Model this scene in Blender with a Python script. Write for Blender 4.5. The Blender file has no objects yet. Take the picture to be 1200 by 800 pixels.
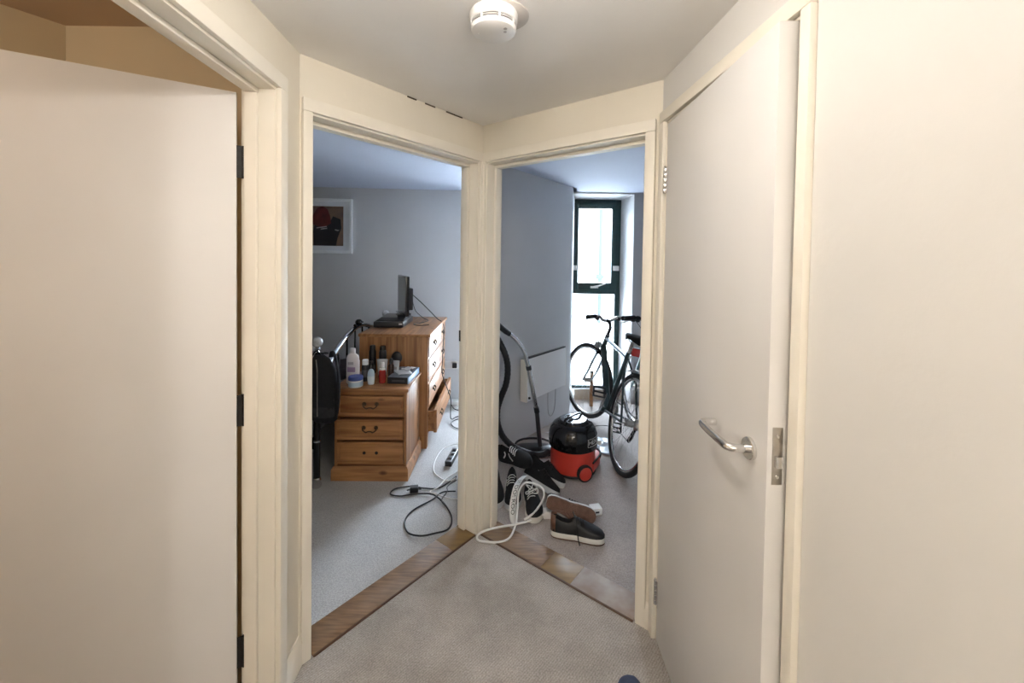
import bpy, bmesh, math, random
from mathutils import Vector, Matrix, Euler
random.seed(7)
SC = bpy.context.scene
COL = SC.collection
PI = math.pi
# ------------------------------------------------------------------ camera
cam_d = bpy.data.cameras.new('camera'); cam = bpy.data.objects.new('camera', cam_d); COL.objects.link(cam)
cam_d.sensor_width = 36.0; cam_d.lens = 482.7/1200*36.0
cam_d.shift_y = -83.8/1200; cam_d.clip_start = 0.02; cam_d.clip_end = 100
_P, _R = 0.02324, 0.01472
_r0, _u0, _f = Vector((1,0,0)), Vector((0,math.sin(_P),math.cos(_P))), Vector((0,math.cos(_P),-math.sin(_P)))
_r = math.cos(_R)*_r0+math.sin(_R)*_u0; _u = -math.sin(_R)*_r0+math.cos(_R)*_u0
_m = Matrix((_r, _u, -_f)).transposed().to_4x4(); _m.translation = (0,0,1.486)
cam.matrix_world = _m
SC.camera = cam
# ------------------------------------------------------------------ world, daylight, exposure
w = bpy.data.worlds.new('overcast_sky'); SC.world = w; w.use_nodes = True
bg = w.node_tree.nodes['Background']; bg.inputs[0].default_value = (0.80,0.89,1.0,1); bg.inputs[1].default_value = 14.5
def portal(x, y, z, sx, sz):
    d = bpy.data.lights.new('window_portal','AREA'); d.shape='RECTANGLE'; d.size=sx; d.size_y=sz
    d.cycles.is_portal = True
    o = bpy.data.objects.new('window_portal', d); COL.objects.link(o); o.location=(x,y,z); o.rotation_euler=(-PI/2,0,0)
portal(0.965,4.80,1.08,0.60,2.2)
portal(-0.02,4.62,1.13,0.90,2.1)
SC.view_settings.view_transform='Standard'; SC.view_settings.look='None'
SC.view_settings.gamma=1.0; SC.view_settings.exposure=1.65; SC.view_settings.use_curve_mapping=False
LAMP_W = 6.4
# ------------------------------------------------------------------ materials
MATS = {}
def pm(name, col, rough=.5, metal=0., var=.08, scale=12., bump=0., bscale=None, stretch=(1,1,1), col2=None, spec=.5, coat=0., emit=None, estr=0., mixlo=.35, mixhi=.65, detail=4.):
    if name in MATS: return MATS[name]
    m = bpy.data.materials.new(name); m.use_nodes=True; nt=m.node_tree; N=nt.nodes; L=nt.links
    b=N['Principled BSDF']; b.inputs['Roughness'].default_value=rough; b.inputs['Metallic'].default_value=metal
    b.inputs['Specular IOR Level'].default_value=spec; b.inputs['Coat Weight'].default_value=coat
    tc=N.new('ShaderNodeTexCoord'); mp=N.new('ShaderNodeMapping'); L.new(tc.outputs['Object'],mp.inputs[0]); mp.inputs['Scale'].default_value=stretch
    nz=N.new('ShaderNodeTexNoise'); nz.inputs['Scale'].default_value=scale; nz.inputs['Detail'].default_value=detail; L.new(mp.outputs[0],nz.inputs[0])
    cr=N.new('ShaderNodeValToRGB'); L.new(nz.outputs['Fac'],cr.inputs[0])
    c2 = col2 if col2 else tuple(c*(1-var) for c in col)
    cr.color_ramp.elements[0].position=mixlo; cr.color_ramp.elements[1].position=mixhi
    cr.color_ramp.elements[0].color=(*c2,1); cr.color_ramp.elements[1].color=(*col,1)
    L.new(cr.outputs[0],b.inputs['Base Color'])
    if bump:
        n2=N.new('ShaderNodeTexNoise'); n2.inputs['Scale'].default_value=bscale or scale*4; n2.inputs['Detail'].default_value=3
        L.new(mp.outputs[0],n2.inputs[0])
        bp=N.new('ShaderNodeBump'); bp.inputs['Strength'].default_value=bump; bp.inputs['Distance'].default_value=.01
        L.new(n2.outputs['Fac'],bp.inputs['Height']); L.new(bp.outputs[0],b.inputs['Normal'])
    if emit:
        b.inputs['Emission Color'].default_value=(*emit,1); b.inputs['Emission Strength'].default_value=estr
    MATS[name]=m; return m
def pine(name, axis, light=(.46,.22,.085), dark=(.22,.09,.032), rough=.42):
    if name in MATS: return MATS[name]
    m=bpy.data.materials.new(name); m.use_nodes=True; nt=m.node_tree; N=nt.nodes; L=nt.links
    b=N['Principled BSDF']; b.inputs['Roughness'].default_value=rough
    tc=N.new('ShaderNodeTexCoord'); mp=N.new('ShaderNodeMapping'); L.new(tc.outputs['Object'],mp.inputs[0])
    s=[14.,14.,14.]; s['xyz'.index(axis)]=.9; mp.inputs['Scale'].default_value=s
    nz=N.new('ShaderNodeTexNoise'); nz.inputs['Scale'].default_value=2.2; nz.inputs['Detail'].default_value=6; nz.inputs['Distortion'].default_value=.6; L.new(mp.outputs[0],nz.inputs[0])
    cr=N.new('ShaderNodeValToRGB'); L.new(nz.outputs['Fac'],cr.inputs[0])
    cr.color_ramp.elements[0].position=.3; cr.color_ramp.elements[1].position=.66
    cr.color_ramp.elements[0].color=(*dark,1); cr.color_ramp.elements[1].color=(*light,1)
    m2=N.new('ShaderNodeMapping'); L.new(tc.outputs['Object'],m2.inputs[0]); s2=[7.,7.,7.]; s2['xyz'.index(axis)]=4.; m2.inputs['Scale'].default_value=s2
    vo=N.new('ShaderNodeTexVoronoi'); vo.inputs['Scale'].default_value=1.0; L.new(m2.outputs[0],vo.inputs[0])
    kr=N.new('ShaderNodeValToRGB'); L.new(vo.outputs['Distance'],kr.inputs[0])
    kr.color_ramp.elements[0].position=.06; kr.color_ramp.elements[1].position=.14
    kr.color_ramp.elements[0].color=(.13,.06,.04,1); kr.color_ramp.elements[1].color=(1,1,1,1)
    mx=N.new('ShaderNodeMix'); mx.data_type='RGBA'; mx.blend_type='MULTIPLY'; mx.inputs[0].default_value=.8
    L.new(cr.outputs[0],mx.inputs[6]); L.new(kr.outputs[0],mx.inputs[7]); L.new(mx.outputs[2],b.inputs['Base Color'])
    MATS[name]=m; return m
def carpet(name, col, col2, rib=None, big=1.6):
    m=bpy.data.materials.new(name); m.use_nodes=True; nt=m.node_tree; N=nt.nodes; L=nt.links
    b=N['Principled BSDF']; b.inputs['Roughness'].default_value=.95; b.inputs['Specular IOR Level'].default_value=.1; b.inputs['Sheen Weight'].default_value=.15
    tc=N.new('ShaderNodeTexCoord')
    n1=N.new('ShaderNodeTexNoise'); n1.inputs['Scale'].default_value=big; n1.inputs['Detail'].default_value=5; n1.inputs['Roughness'].default_value=.65; L.new(tc.outputs['Object'],n1.inputs[0])
    n2=N.new('ShaderNodeTexNoise'); n2.inputs['Scale'].default_value=160; n2.inputs['Detail'].default_value=2; L.new(tc.outputs['Object'],n2.inputs[0])
    cr=N.new('ShaderNodeValToRGB'); L.new(n1.outputs['Fac'],cr.inputs[0]); cr.color_ramp.elements[0].position=.36; cr.color_ramp.elements[1].position=.62
    cr.color_ramp.elements[0].color=(*col2,1); cr.color_ramp.elements[1].color=(*col,1)
    r2=N.new('ShaderNodeValToRGB'); L.new(n2.outputs['Fac'],r2.inputs[0]); r2.color_ramp.elements[0].position=.3; r2.color_ramp.elements[1].position=.7
    r2.color_ramp.elements[0].color=(.74,.74,.74,1); r2.color_ramp.elements[1].color=(1.12,1.12,1.12,1)
    mx=N.new('ShaderNodeMix'); mx.data_type='RGBA'; mx.blend_type='MULTIPLY'; mx.inputs[0].default_value=1
    L.new(cr.outputs[0],mx.inputs[6]); L.new(r2.outputs[0],mx.inputs[7])
    out=mx.outputs[2]; hgt=n2.outputs['Fac']
    if rib:
        mp=N.new('ShaderNodeMapping'); L.new(tc.outputs['Object'],mp.inputs[0]); mp.inputs['Rotation'].default_value=(0,0,rib)
        wv=N.new('ShaderNodeTexWave'); wv.inputs['Scale'].default_value=36; wv.inputs['Distortion'].default_value=1.2; wv.inputs['Detail'].default_value=1; wv.inputs['Detail Scale'].default_value=3; L.new(mp.outputs[0],wv.inputs[0])
        r3=N.new('ShaderNodeValToRGB'); L.new(wv.outputs['Fac'],r3.inputs[0]); r3.color_ramp.elements[0].color=(.86,.86,.86,1); r3.color_ramp.elements[1].color=(1.05,1.05,1.05,1)
        m3=N.new('ShaderNodeMix'); m3.data_type='RGBA'; m3.blend_type='MULTIPLY'; m3.inputs[0].default_value=1
        L.new(out,m3.inputs[6]); L.new(r3.outputs[0],m3.inputs[7]); out=m3.outputs[2]
    L.new(out,b.inputs['Base Color'])
    bp=N.new('ShaderNodeBump'); bp.inputs['Strength'].default_value=.5; bp.inputs['Distance'].default_value=.006
    L.new(hgt,bp.inputs['Height']); L.new(bp.outputs[0],b.inputs['Normal'])
    MATS[name]=m; return m
def glass_mat(name, tint=(.95,.98,1.0)):
    m=bpy.data.materials.new(name); m.use_nodes=True; nt=m.node_tree; N=nt.nodes; L=nt.links
    N.remove(N['Principled BSDF']); out=N['Material Output']
    t=N.new('ShaderNodeBsdfTransparent'); t.inputs[0].default_value=(*tint,1)
    g=N.new('ShaderNodeBsdfGlossy'); g.inputs['Roughness'].default_value=.02
    f=N.new('ShaderNodeFresnel'); f.inputs[0].default_value=1.3
    mx=N.new('ShaderNodeMixShader'); L.new(f.outputs[0],mx.inputs[0]); L.new(t.outputs[0],mx.inputs[1]); L.new(g.outputs[0],mx.inputs[2]); L.new(mx.outputs[0],out.inputs[0])
    MATS[name]=m; return m

M_HALL   = pm('cream_wall_paint',(.83,.77,.655),.6,var=.05,scale=3,bump=.06,bscale=60)
M_HALLW  = pm('off_white_wall_paint',(.77,.745,.71),.55,var=.04,scale=2.5,bump=.06,bscale=60)
M_CEIL   = pm('hall_ceiling_paint',(.90,.88,.85),.8,var=.06,scale=2.2,bump=.05,bscale=40)
M_TRIM   = pm('cream_gloss_paint',(.86,.805,.70),.5,var=.04,scale=6)
M_DOOR   = pm('white_door_paint',(.78,.757,.735),.38,var=.03,scale=3)
M_ROOM   = pm('grey_white_emulsion',(.61,.61,.62),.75,var=.04,scale=2,bump=.05,bscale=70)
M_RCEIL  = pm('daylight_tinted_ceiling',(.62,.67,.80),.8,var=.03,scale=2)  # blue cast of the daylight is mixed into the ceiling colour
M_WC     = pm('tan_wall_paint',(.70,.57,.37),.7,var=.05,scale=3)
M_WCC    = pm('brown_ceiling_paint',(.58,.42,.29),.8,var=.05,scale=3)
M_CARH   = carpet('hall_carpet',(.50,.46,.42),(.37,.335,.30),rib=.72,big=3.2)
M_CARB   = carpet('bedroom_carpet',(.50,.49,.485),(.43,.42,.415))
M_CARK   = carpet('bike_room_carpet',(.50,.445,.415),(.39,.345,.32))
M_CHROME = pm('polished_steel',(.72,.71,.70),.16,1.,var=.08,scale=30)
M_STEEL  = pm('brushed_steel',(.56,.53,.49),.35,1.,var=.1,scale=60)
M_BLACK  = pm('black_plastic',(.012,.012,.014),.38,var=.3,scale=20)
M_BLKMAT = pm('black_fabric',(.009,.009,.012),.9,var=.4,scale=60,bump=.2,bscale=300)
M_BLKGLS = pm('black_gloss',(.008,.008,.009),.12,var=.2,scale=20)
M_WHITE  = pm('white_plastic',(.80,.79,.77),.4,var=.04,scale=10)
M_DARKM  = pm('dark_hinge_metal',(.035,.032,.03),.5,.6,var=.3,scale=50)
M_RUB    = pm('black_rubber',(.02,.02,.022),.7,var=.3,scale=40)
M_RED    = pm('red_plastic',(.62,.055,.035),.35,var=.1,scale=12)
M_GREEN  = pm('dark_green_frame_paint',(.012,.045,.045),.4,var=.2,scale=15)
M_BRONZE = pm('aged_bronze',(.10,.07,.045),.38,.85,var=.3,scale=50)
M_GLASS  = glass_mat('window_glass')
PX, PZ, PY = pine('pine_grain_x','x'), pine('pine_grain_z','z'), pine('pine_grain_y','y')
# ------------------------------------------------------------------ mesh helpers
def finish(me, ang=35):
    me.shade_smooth(); me.set_sharp_from_angle(angle=math.radians(ang))
class MB:
    def __init__(s): s.bm=bmesh.new()
    def hexa(s, P, bev=0., seg=2):
        v=[s.bm.verts.new(p) for p in P]
        fs=[s.bm.faces.new([v[i] for i in q]) for q in ((0,3,2,1),(4,5,6,7),(0,1,5,4),(1,2,6,5),(2,3,7,6),(3,0,4,7))]
        if bev:
            es=list({e for f in fs for e in f.edges})
            bmesh.ops.bevel(s.bm,geom=es,offset=bev,segments=seg,affect='EDGES',profile=.6)
        return s
    def box(s,x0,x1,y0,y1,z0,z1,bev=0.,seg=2):
        return s.hexa([(x0,y0,z0),(x1,y0,z0),(x1,y1,z0),(x0,y1,z0),(x0,y0,z1),(x1,y0,z1),(x1,y1,z1),(x0,y1,z1)],bev,seg)
    def obox(s,c,U,V,W,hu,hv,hw,bev=0.,seg=2):
        c=Vector(c);U=Vector(U).normalized();V=Vector(V).normalized();W=Vector(W).normalized()
        P=[c+U*a*hu+V*b*hv+W*d*hw for d in(-1,1) for a,b in((-1,-1),(1,-1),(1,1),(-1,1))]
        return s.hexa(P,bev,seg)
    def prism(s,poly,z0,z1,bev=0.):
        a=[s.bm.verts.new((x,y,z0)) for x,y in poly]; b=[s.bm.verts.new((x,y,z1)) for x,y in poly]; n=len(poly)
        fs=[s.bm.faces.new(a[::-1]),s.bm.faces.new(b)]+[s.bm.faces.new((a[i],a[(i+1)%n],b[(i+1)%n],b[i])) for i in range(n)]
        if bev: bmesh.ops.bevel(s.bm,geom=list({e for f in fs for e in f.edges}),offset=bev,segments=2,affect='EDGES',profile=.6)
        return s
    def plate(s,poly3,off):   # polygon of 3d points extruded by vector off
        off=Vector(off); a=[s.bm.verts.new(Vector(p)) for p in poly3]; b=[s.bm.verts.new(Vector(p)+off) for p in poly3]; n=len(a)
        s.bm.faces.new(a[::-1]); s.bm.faces.new(b)
        for i in range(n): s.bm.faces.new((a[i],a[(i+1)%n],b[(i+1)%n],b[i]))
        return s
    def tube(s,pts,r,seg=8,closed=False,flat=None):
        pts=[Vector(p) for p in pts]; n=len(pts)
        rs=r if isinstance(r,(list,tuple)) else [r]*n
        T=[]
        for i in range(n):
            a=pts[(i-1)%n] if (closed or i>0) else pts[i]; b=pts[(i+1)%n] if (closed or i<n-1) else pts[i]
            d=(b-a); T.append(d.normalized() if d.length>1e-9 else Vector((0,0,1)))
        up=Vector((0,0,1)) if abs(T[0].z)<.9 else Vector((1,0,0))
        nv=(up-T[0]*up.dot(T[0])).normalized(); rings=[]
        for i in range(n):
            if i>0:
                nv=(nv-T[i]*nv.dot(T[i]))
                nv=nv.normalized() if nv.length>1e-6 else T[i].orthogonal().normalized()
            bv=T[i].cross(nv); ring=[]
            for k in range(seg):
                a=2*PI*k/seg; fx,fy=(1,1) if not flat else flat
                ring.append(s.bm.verts.new(pts[i]+(nv*math.cos(a)*fx+bv*math.sin(a)*fy)*rs[i]))
            rings.append(ring)
        m=n if closed else n-1
        for i in range(m):
            A=rings[i];B=rings[(i+1)%n]
            for k in range(seg): s.bm.faces.new((A[k],A[(k+1)%seg],B[(k+1)%seg],B[k]))
        if not closed:
            s.bm.faces.new(rings[0][::-1]); s.bm.faces.new(rings[-1])
        return s
    def lathe(s,prof,seg=24,M=None,sx=1,sy=1):   # profile [(r,z)]
        M=M or Matrix.Identity(4); rings=[]
        for r,z in prof:
            if r<1e-6: rings.append([s.bm.verts.new(M@Vector((0,0,z)))])
            else: rings.append([s.bm.verts.new(M@Vector((r*sx*math.cos(2*PI*k/seg),r*sy*math.sin(2*PI*k/seg),z))) for k in range(seg)])
        for A,B in zip(rings,rings[1:]):
            if len(A)==1 and len(B)==1: continue
            for k in range(seg):
                k2=(k+1)%seg
                if len(A)==1: s.bm.faces.new((A[0],B[k2],B[k]))
                elif len(B)==1: s.bm.faces.new((A[k],A[k2],B[0]))
                else: s.bm.faces.new((A[k],A[k2],B[k2],B[k]))
        if len(rings[0])>1: s.bm.faces.new(rings[0][::-1])
        if len(rings[-1])>1: s.bm.faces.new(rings[-1])
        return s
    def sphere(s,c,r,seg=14,sc=(1,1,1)):
        m=Matrix.Translation(c)@Matrix.Diagonal((*sc,1)); bmesh.ops.create_uvsphere(s.bm,u_segments=seg,v_segments=max(6,seg//2+1),radius=r,matrix=m); return s
    def grid(s,P,closev=False):   # P[i][j] points
        V=[[s.bm.verts.new(p) for p in row] for row in P]
        for i in range(len(V)-1):
            n=len(V[i]); m=n if closev else n-1
            for j in range(m): s.bm.faces.new((V[i][j],V[i][(j+1)%n],V[i+1][(j+1)%n],V[i+1][j]))
        return V
    def build(s,name,mat,parent=None,ang=35,inv=None):
        bmesh.ops.recalc_face_normals(s.bm,faces=s.bm.faces[:])
        me=bpy.data.meshes.new(name); s.bm.to_mesh(me); s.bm.free()
        if inv is not None: me.transform(inv)
        me.materials.append(mat); finish(me,ang)
        o=bpy.data.objects.new(name,me); COL.objects.link(o)
        if parent is not None: o.parent=parent
        return o
def tag(o,label=None,cat=None,group=None,kind=None):
    if label:o['label']=label
    if cat:o['category']=cat
    if group:o['group']=group
    if kind:o['kind']=kind
    return o
def thing(name,label,cat,loc=(0,0,0),rot=(0,0,0),group=None,kind=None):
    o=bpy.data.objects.new(name,None); COL.objects.link(o); o.location=loc; o.rotation_euler=rot; o.empty_display_size=.1
    return tag(o,label,cat,group,kind)
def winv(o): return Matrix.LocRotScale(Vector(o.location),Euler(o.rotation_euler),None).inverted()
def cr(pts,n=6,closed=False):
    pts=[Vector(p) for p in pts]; N=len(pts); out=[]
    for i in range(N if closed else N-1):
        g=lambda k: pts[k%N] if closed else pts[min(max(k,0),N-1)]
        p0,p1,p2,p3=g(i-1),g(i),g(i+1),g(i+2)
        for k in range(n):
            t=k/n; out.append(.5*((2*p1)+(p2-p0)*t+(2*p0-5*p1+4*p2-p3)*t*t+(3*p1-p0-3*p2+p3)*t**3))
    if not closed: out.append(pts[-1])
    return out
def lerp_tab(tab,x):
    for (a,b),(c,d) in zip(tab,tab[1:]):
        if x<=c: return b+(d-b)*(x-a)/(c-a) if c>a else d
    return tab[-1][1]
def align(d,loc=(0,0,0)):
    return Matrix.Translation(loc)@Vector(d).to_track_quat('Z','Y').to_matrix().to_4x4()
def text_geo(txt,size):
    cu=bpy.data.curves.new('lettering','FONT'); cu.body=txt; cu.size=size; cu.extrude=.0; cu.align_x='CENTER'; cu.align_y='CENTER'; cu.resolution_u=2
    ob=bpy.data.objects.new('lettering',cu); COL.objects.link(ob)
    dg=bpy.context.evaluated_depsgraph_get(); dg.update()
    me=bpy.data.meshes.new_from_object(ob.evaluated_get(dg))
    bpy.data.objects.remove(ob); bpy.data.curves.remove(cu)
    return me
class Frame:   # wall frame: s along, t outwards (away from hall), z up
    def __init__(f,o,d,n): f.o=Vector((*o,0)); f.d=Vector((*d,0)).normalized(); f.n=Vector((*n,0)).normalized()
    def p(f,s,t,z): q=f.o+f.d*s+f.n*t; return Vector((q.x,q.y,z))
    def box(f,mb,s0,s1,t0,t1,z0,z1,bev=0.,seg=2):
        return mb.hexa([f.p(s0,t0,z0),f.p(s1,t0,z0),f.p(s1,t1,z0),f.p(s0,t1,z0),f.p(s0,t0,z1),f.p(s1,t0,z1),f.p(s1,t1,z1),f.p(s0,t1,z1)],bev,seg)
# ------------------------------------------------------------------ plan
ZC=2.205; ZT=2.5
C=Vector((-.165,2.228)); dL=Vector((-.618,-.786)).normalized(); dR=Vector((.786,-.618)).normalized()
nL=Vector((-.786,.618)).normalized(); nR=Vector((.618,.786)).normalized()
LENL,LENR=.963,.955
CL=C+dL*LENL; CR=C+dR*LENR
hd=Vector((.048,-1)).normalized(); oL=Vector((-1,-.048)).normalized(); oR=Vector((1,.048)).normalized()
FL=Frame(C,dL,nL); FR=Frame(C,dR,nR); FHL=Frame(CL,hd,oL); FHR=Frame(CR,hd,oR)
TH=.12
HALL_END=3.6
def struct(name,mb,mat,label,cat='wall',parent=None):
    o=mb.build(name,mat,parent)
    if parent is None: tag(o,label,cat,kind='structure')
    return o
# floors
xy=lambda v:(v.x,v.y)
mb=MB(); HLe=CL+hd*HALL_END; HRe=CR+hd*HALL_END
mb.prism([xy(C),xy(CL),xy(HLe),xy(HRe),xy(CR)],-.06,0)
struct('floor',mb,M_CARH,'worn beige ribbed carpet of the hallway','floor')
mb=MB(); mb.prism([xy(C+nL*.06),xy(CL+nL*.06),(-.87,1.53),(-3.3,1.53),(-3.3,4.7),(.69,4.7),(.62,4.05),(-.26,3.02)],-.06,-.001)
struct('floor_bedroom',mb,M_CARB,'grey carpet of the bedroom','floor')
mb=MB(); mb.prism([xy(C+nR*.06),(-.24,3.0),(.53,4.03),(.66,4.75),(1.33,4.75),(1.33,4.4),(2.3,4.4),(2.3,1.6),(.9,1.6),xy(CR+nR*.06)],-.06,-.0015)
struct('floor_bike_room',mb,M_CARK,'dull pinkish grey carpet of the bike room','floor')
mb=MB(); mb.prism([(-.80,1.5),(-2.4,1.5),(-2.4,-.4),(-.72,-.4)],-.06,-.002)
struct('floor_side_room',mb,pm('side_room_vinyl',(.42,.36,.28),.5,var=.15,scale=8),'brown vinyl floor of the side room','floor')
mb=MB(); mb.box(-3.7,2.7,-2.6,5.0,-.25,-.06); struct('light_block_below',mb,pm('light_block_grey',(.4,.4,.4),.9),'added unseen slab beneath the floors that blocks light','floor')  # unseen slab added to stop sky light leaking in from below
# ceilings
mb=MB(); mb.prism([xy(C+Vector((0,.02))),xy(CL+nL*.02),xy(HLe+oL*.02),xy(HRe+oR*.02),xy(CR+nR*.02)],ZC,ZC+.06)
struct('ceiling',mb,M_CEIL,'off-white hallway ceiling with faint stains','ceiling')
mb=MB(); mb.prism([xy(C+nL*.1),xy(CL+nL*.1),(-.87,1.53),(-3.3,1.53),(-3.3,4.45),(.69,4.45),(.62,4.05),(-.26,3.02)],ZC,ZC+.06)
struct('ceiling_bedroom',mb,M_RCEIL,'white bedroom ceiling with daylight blue in its colour','ceiling')
mb=MB(); mb.prism([xy(C+nR*.1),(-.24,3.0),(.53,4.03),(.66,4.45),(2.3,4.45),(2.3,1.6),(.9,1.6),xy(CR+nR*.1)],ZC,ZC+.06)
struct('ceiling_bike_room',mb,M_RCEIL,'white bike room ceiling with daylight blue in its colour','ceiling')
mb=MB(); mb.prism([(-.80,1.5),(-2.4,1.5),(-2.4,-.4),(-.72,-.4)],2.3,2.36)
struct('ceiling_side_room',mb,M_WCC,'brown ceiling of the side room','ceiling')
mb=MB(); mb.box(-3.7,2.7,-2.6,5.0,ZT,ZT+.2)
struct('light_block_above',mb,pm('light_block_grey',(.4,.4,.4),.9),'added unseen slab over the rooms that blocks light','light_block')  # unseen slab added to seal the rooms against light from above
# walls with openings: (frame, length, opening s0,s1, head z)
HEAD=2.0
oA=(.040,.915); oB=(.034,.885); oC=(.168,.96); oD=(.052,.741)
def door_wall(name,F,s0,s1,op,mat,label,h=HEAD+.025,th=TH):
    mb=MB(); a,b=op[0]-.02,op[1]+.02
    F.box(mb,s0,a,0,th,-.05,ZT); F.box(mb,b,s1,0,th,-.05,ZT); F.box(mb,a,b,0,th,h,ZT)
    return struct(name,mb,mat,label)
door_wall('wall_back_left',FL,-.0,LENL,oA,M_HALL,'cream hallway wall around the bedroom doorway')
door_wall('wall_back_right',FR,-.0,LENR,oB,M_HALL,'cream hallway wall around the bike room doorway')
door_wall('wall_left',FHL,0,HALL_END,oC,M_HALL,'cream hallway wall around the open white door',h=HEAD+.04,th=.097)
door_wall('wall_right',FHR,0,HALL_END,oD,M_HALLW,'off-white hallway wall with the lever-handled door',h=HEAD+.045)
mb=MB(); mb.prism([xy(HLe),xy(HRe),xy(HRe+hd*.1),xy(HLe+hd*.1)],-.05,ZT); struct('wall_rear',mb,M_HALLW,'off-white wall closing the hallway')
# wedge fillers at the outer angles
mb=MB(); mb.prism([xy(CL),xy(CL+nL*TH),(-.95,1.62),xy(CL+oL*TH)],-.05,ZT); struct('wall_corner_left',mb,M_ROOM,'wall core at the side room corner')
mb=MB(); mb.prism([xy(CR),xy(CR+nR*TH),(.80,1.66),xy(CR+oR*TH)],-.05,ZT); struct('wall_corner_right',mb,M_ROOM,'wall core at the cupboard corner')
# cupboard behind the right door
mb=MB(); FHR.box(mb,-.0,.9,.5,.56,-.05,ZT); FHR.box(mb,-.06,-.0,TH,.56,-.05,ZT); FHR.box(mb,.9,.96,TH,.56,-.05,ZT); FHR.box(mb,0,.9,TH,.5,-.05,-.002)
struct('wall_cupboard',mb,M_HALLW,'cupboard lining behind the lever-handled door')
# partition between bedroom and bike room
p0=C+nR*(TH-.005)+dR*.010; q0=C+nL*(TH-.005)+dL*.015
mb=MB(); mb.prism([xy(C+(nL+nR)*.01),xy(p0),(-.210,2.977),(.578,4.010),(.702,4.70),(.702,4.95),(.56,4.95),(.56,4.30),(.48,4.06),(-.300,3.03),xy(q0)],-.05,ZT)
struct('wall_partition',mb,M_ROOM,'grey painted partition carrying the panel heater')
# bedroom walls
wbl=lambda x: 4.262+.0555*(x+1.33)
mb=MB()
def bw(x0,x1,z0,z1): mb.prism([(x0,wbl(x0)),(x1,wbl(x1)),(x1,4.95),(x0,4.95)],z0,z1)
bw(-3.4,-.44,-.05,ZT); bw(.40,.60,-.05,ZT); bw(-.44,.40,-.05,.12); bw(-.44,.40,2.14,ZT)
struct('wall_bedroom_back',mb,M_ROOM,'grey bedroom wall behind the chest of drawers')
mb=MB(); mb.box(-3.4,-3.3,1.45,4.9,-.05,ZT); struct('wall_bedroom_side',mb,M_ROOM,'grey bedroom side wall beyond the bed')
mb=MB(); mb.prism([(-3.4,1.49),(-.86,1.49),(-.88,1.58),(-3.4,1.58)],-.05,ZT); struct('wall_side_room_back',mb,M_WC,'tan wall behind the open white door')
mb=MB(); mb.prism([(-1.60,1.5),(-2.45,.2),(-2.45,-.4),(-2.55,-.4),(-2.55,.25),(-1.7,1.5)],-.05,ZT); struct('wall_side_room_side',mb,M_WC,'tan angled wall of the side room')
mb=MB(); mb.box(-2.5,-.72,-.5,-.4,-.05,ZT); struct('wall_side_room_front',mb,M_WC,'tan end wall of the side room')
# bike room walls
mb=MB()
mb.prism([(1.262,4.30),(2.4,4.30),(2.4,4.95),(1.228,4.95)],-.05,ZT); mb.box(.60,1.27,4.30,4.95,2.19,ZT); mb.box(.69,1.27,4.45,4.95,-.05,.035)
struct('wall_bike_room_back',mb,M_ROOM,'window wall of the bike room with a deep white reveal')
mb=MB(); mb.box(2.3,2.4,1.55,4.9,-.05,ZT); struct('wall_bike_room_side',mb,M_ROOM,'bike room side wall')
mb=MB(); mb.prism([(.72,1.66),(2.35,1.66),(2.35,1.56),(1.16,1.56),(.70,1.6)],-.05,ZT); struct('wall_bike_room_front',mb,M_ROOM,'bike room front wall beside the doorway')
# ------------------------------------------------------------------ door frames
def frame(name,F,op,head,label,aw0,aw1,depth=TH,stop=(.055,.10),awh=.055,s_lim=(None,None)):
    o0=F.p((op[0]+op[1])/2,0,0)
    root=thing(name,label,'door frame',(o0.x,o0.y,0),kind='structure'); iv=winv(root)
    t0=-.018; a,b=op
    def P(nm,args,bev=.003,mat=M_TRIM):
        mb=MB(); F.box(mb,*args,bev); return mb.build(nm,mat,root,inv=iv)
    # lining
    P('lining',(a-.02,a,-.001,depth+.003,0,head)); P('lining',(b,b+.02,-.001,depth+.003,0,head)); P('lining',(a-.02,b+.02,-.001,depth+.003,head,head+.02))
    # stops
    P('door_stop',(a,a+.016,*stop,0,head-.016),.005); P('door_stop',(b-.016,b,*stop,0,head-.016),.005); P('door_stop',(a,b,*stop,head-.016,head),.005)
    # architraves
    P('architrave',(a-aw0,a-.007,t0,.001,0,head+.008),.006); P('architrave',(b+.007,b+aw1,t0,.001,0,head+.008),.006)
    P('architrave',(a-aw0,b+aw1,t0,.001,head+.007,head+awh),.006)
    return root,P
frame('trim_1',FL,oA,HEAD,'cream painted door frame of the bedroom doorway',.040,.043)
frame('trim_2',FR,oB,HEAD,'cream painted door frame of the bike room doorway',.034,.048)
frame('trim_3',FHL,oC,HEAD+.012,'cream painted door frame around the open white door',.052,.052,depth=.099,stop=(.048,.086))
frame('trim_4',FHR,oD,HEAD+.02,'cream painted door frame around the lever-handled door',.044,.038,depth=TH,stop=(.052,.09),awh=.05)
# back architraves fill (room side) are hidden; strike plate on the bedroom lining
mb=MB(); FL.box(mb,.0398,.0425,.104,.1245,1.035,1.095,.0008); tag(mb.build('strike_plate',M_DARKM),'dark metal strike plate on the bedroom door lining','strike plate',kind='structure')
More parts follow.
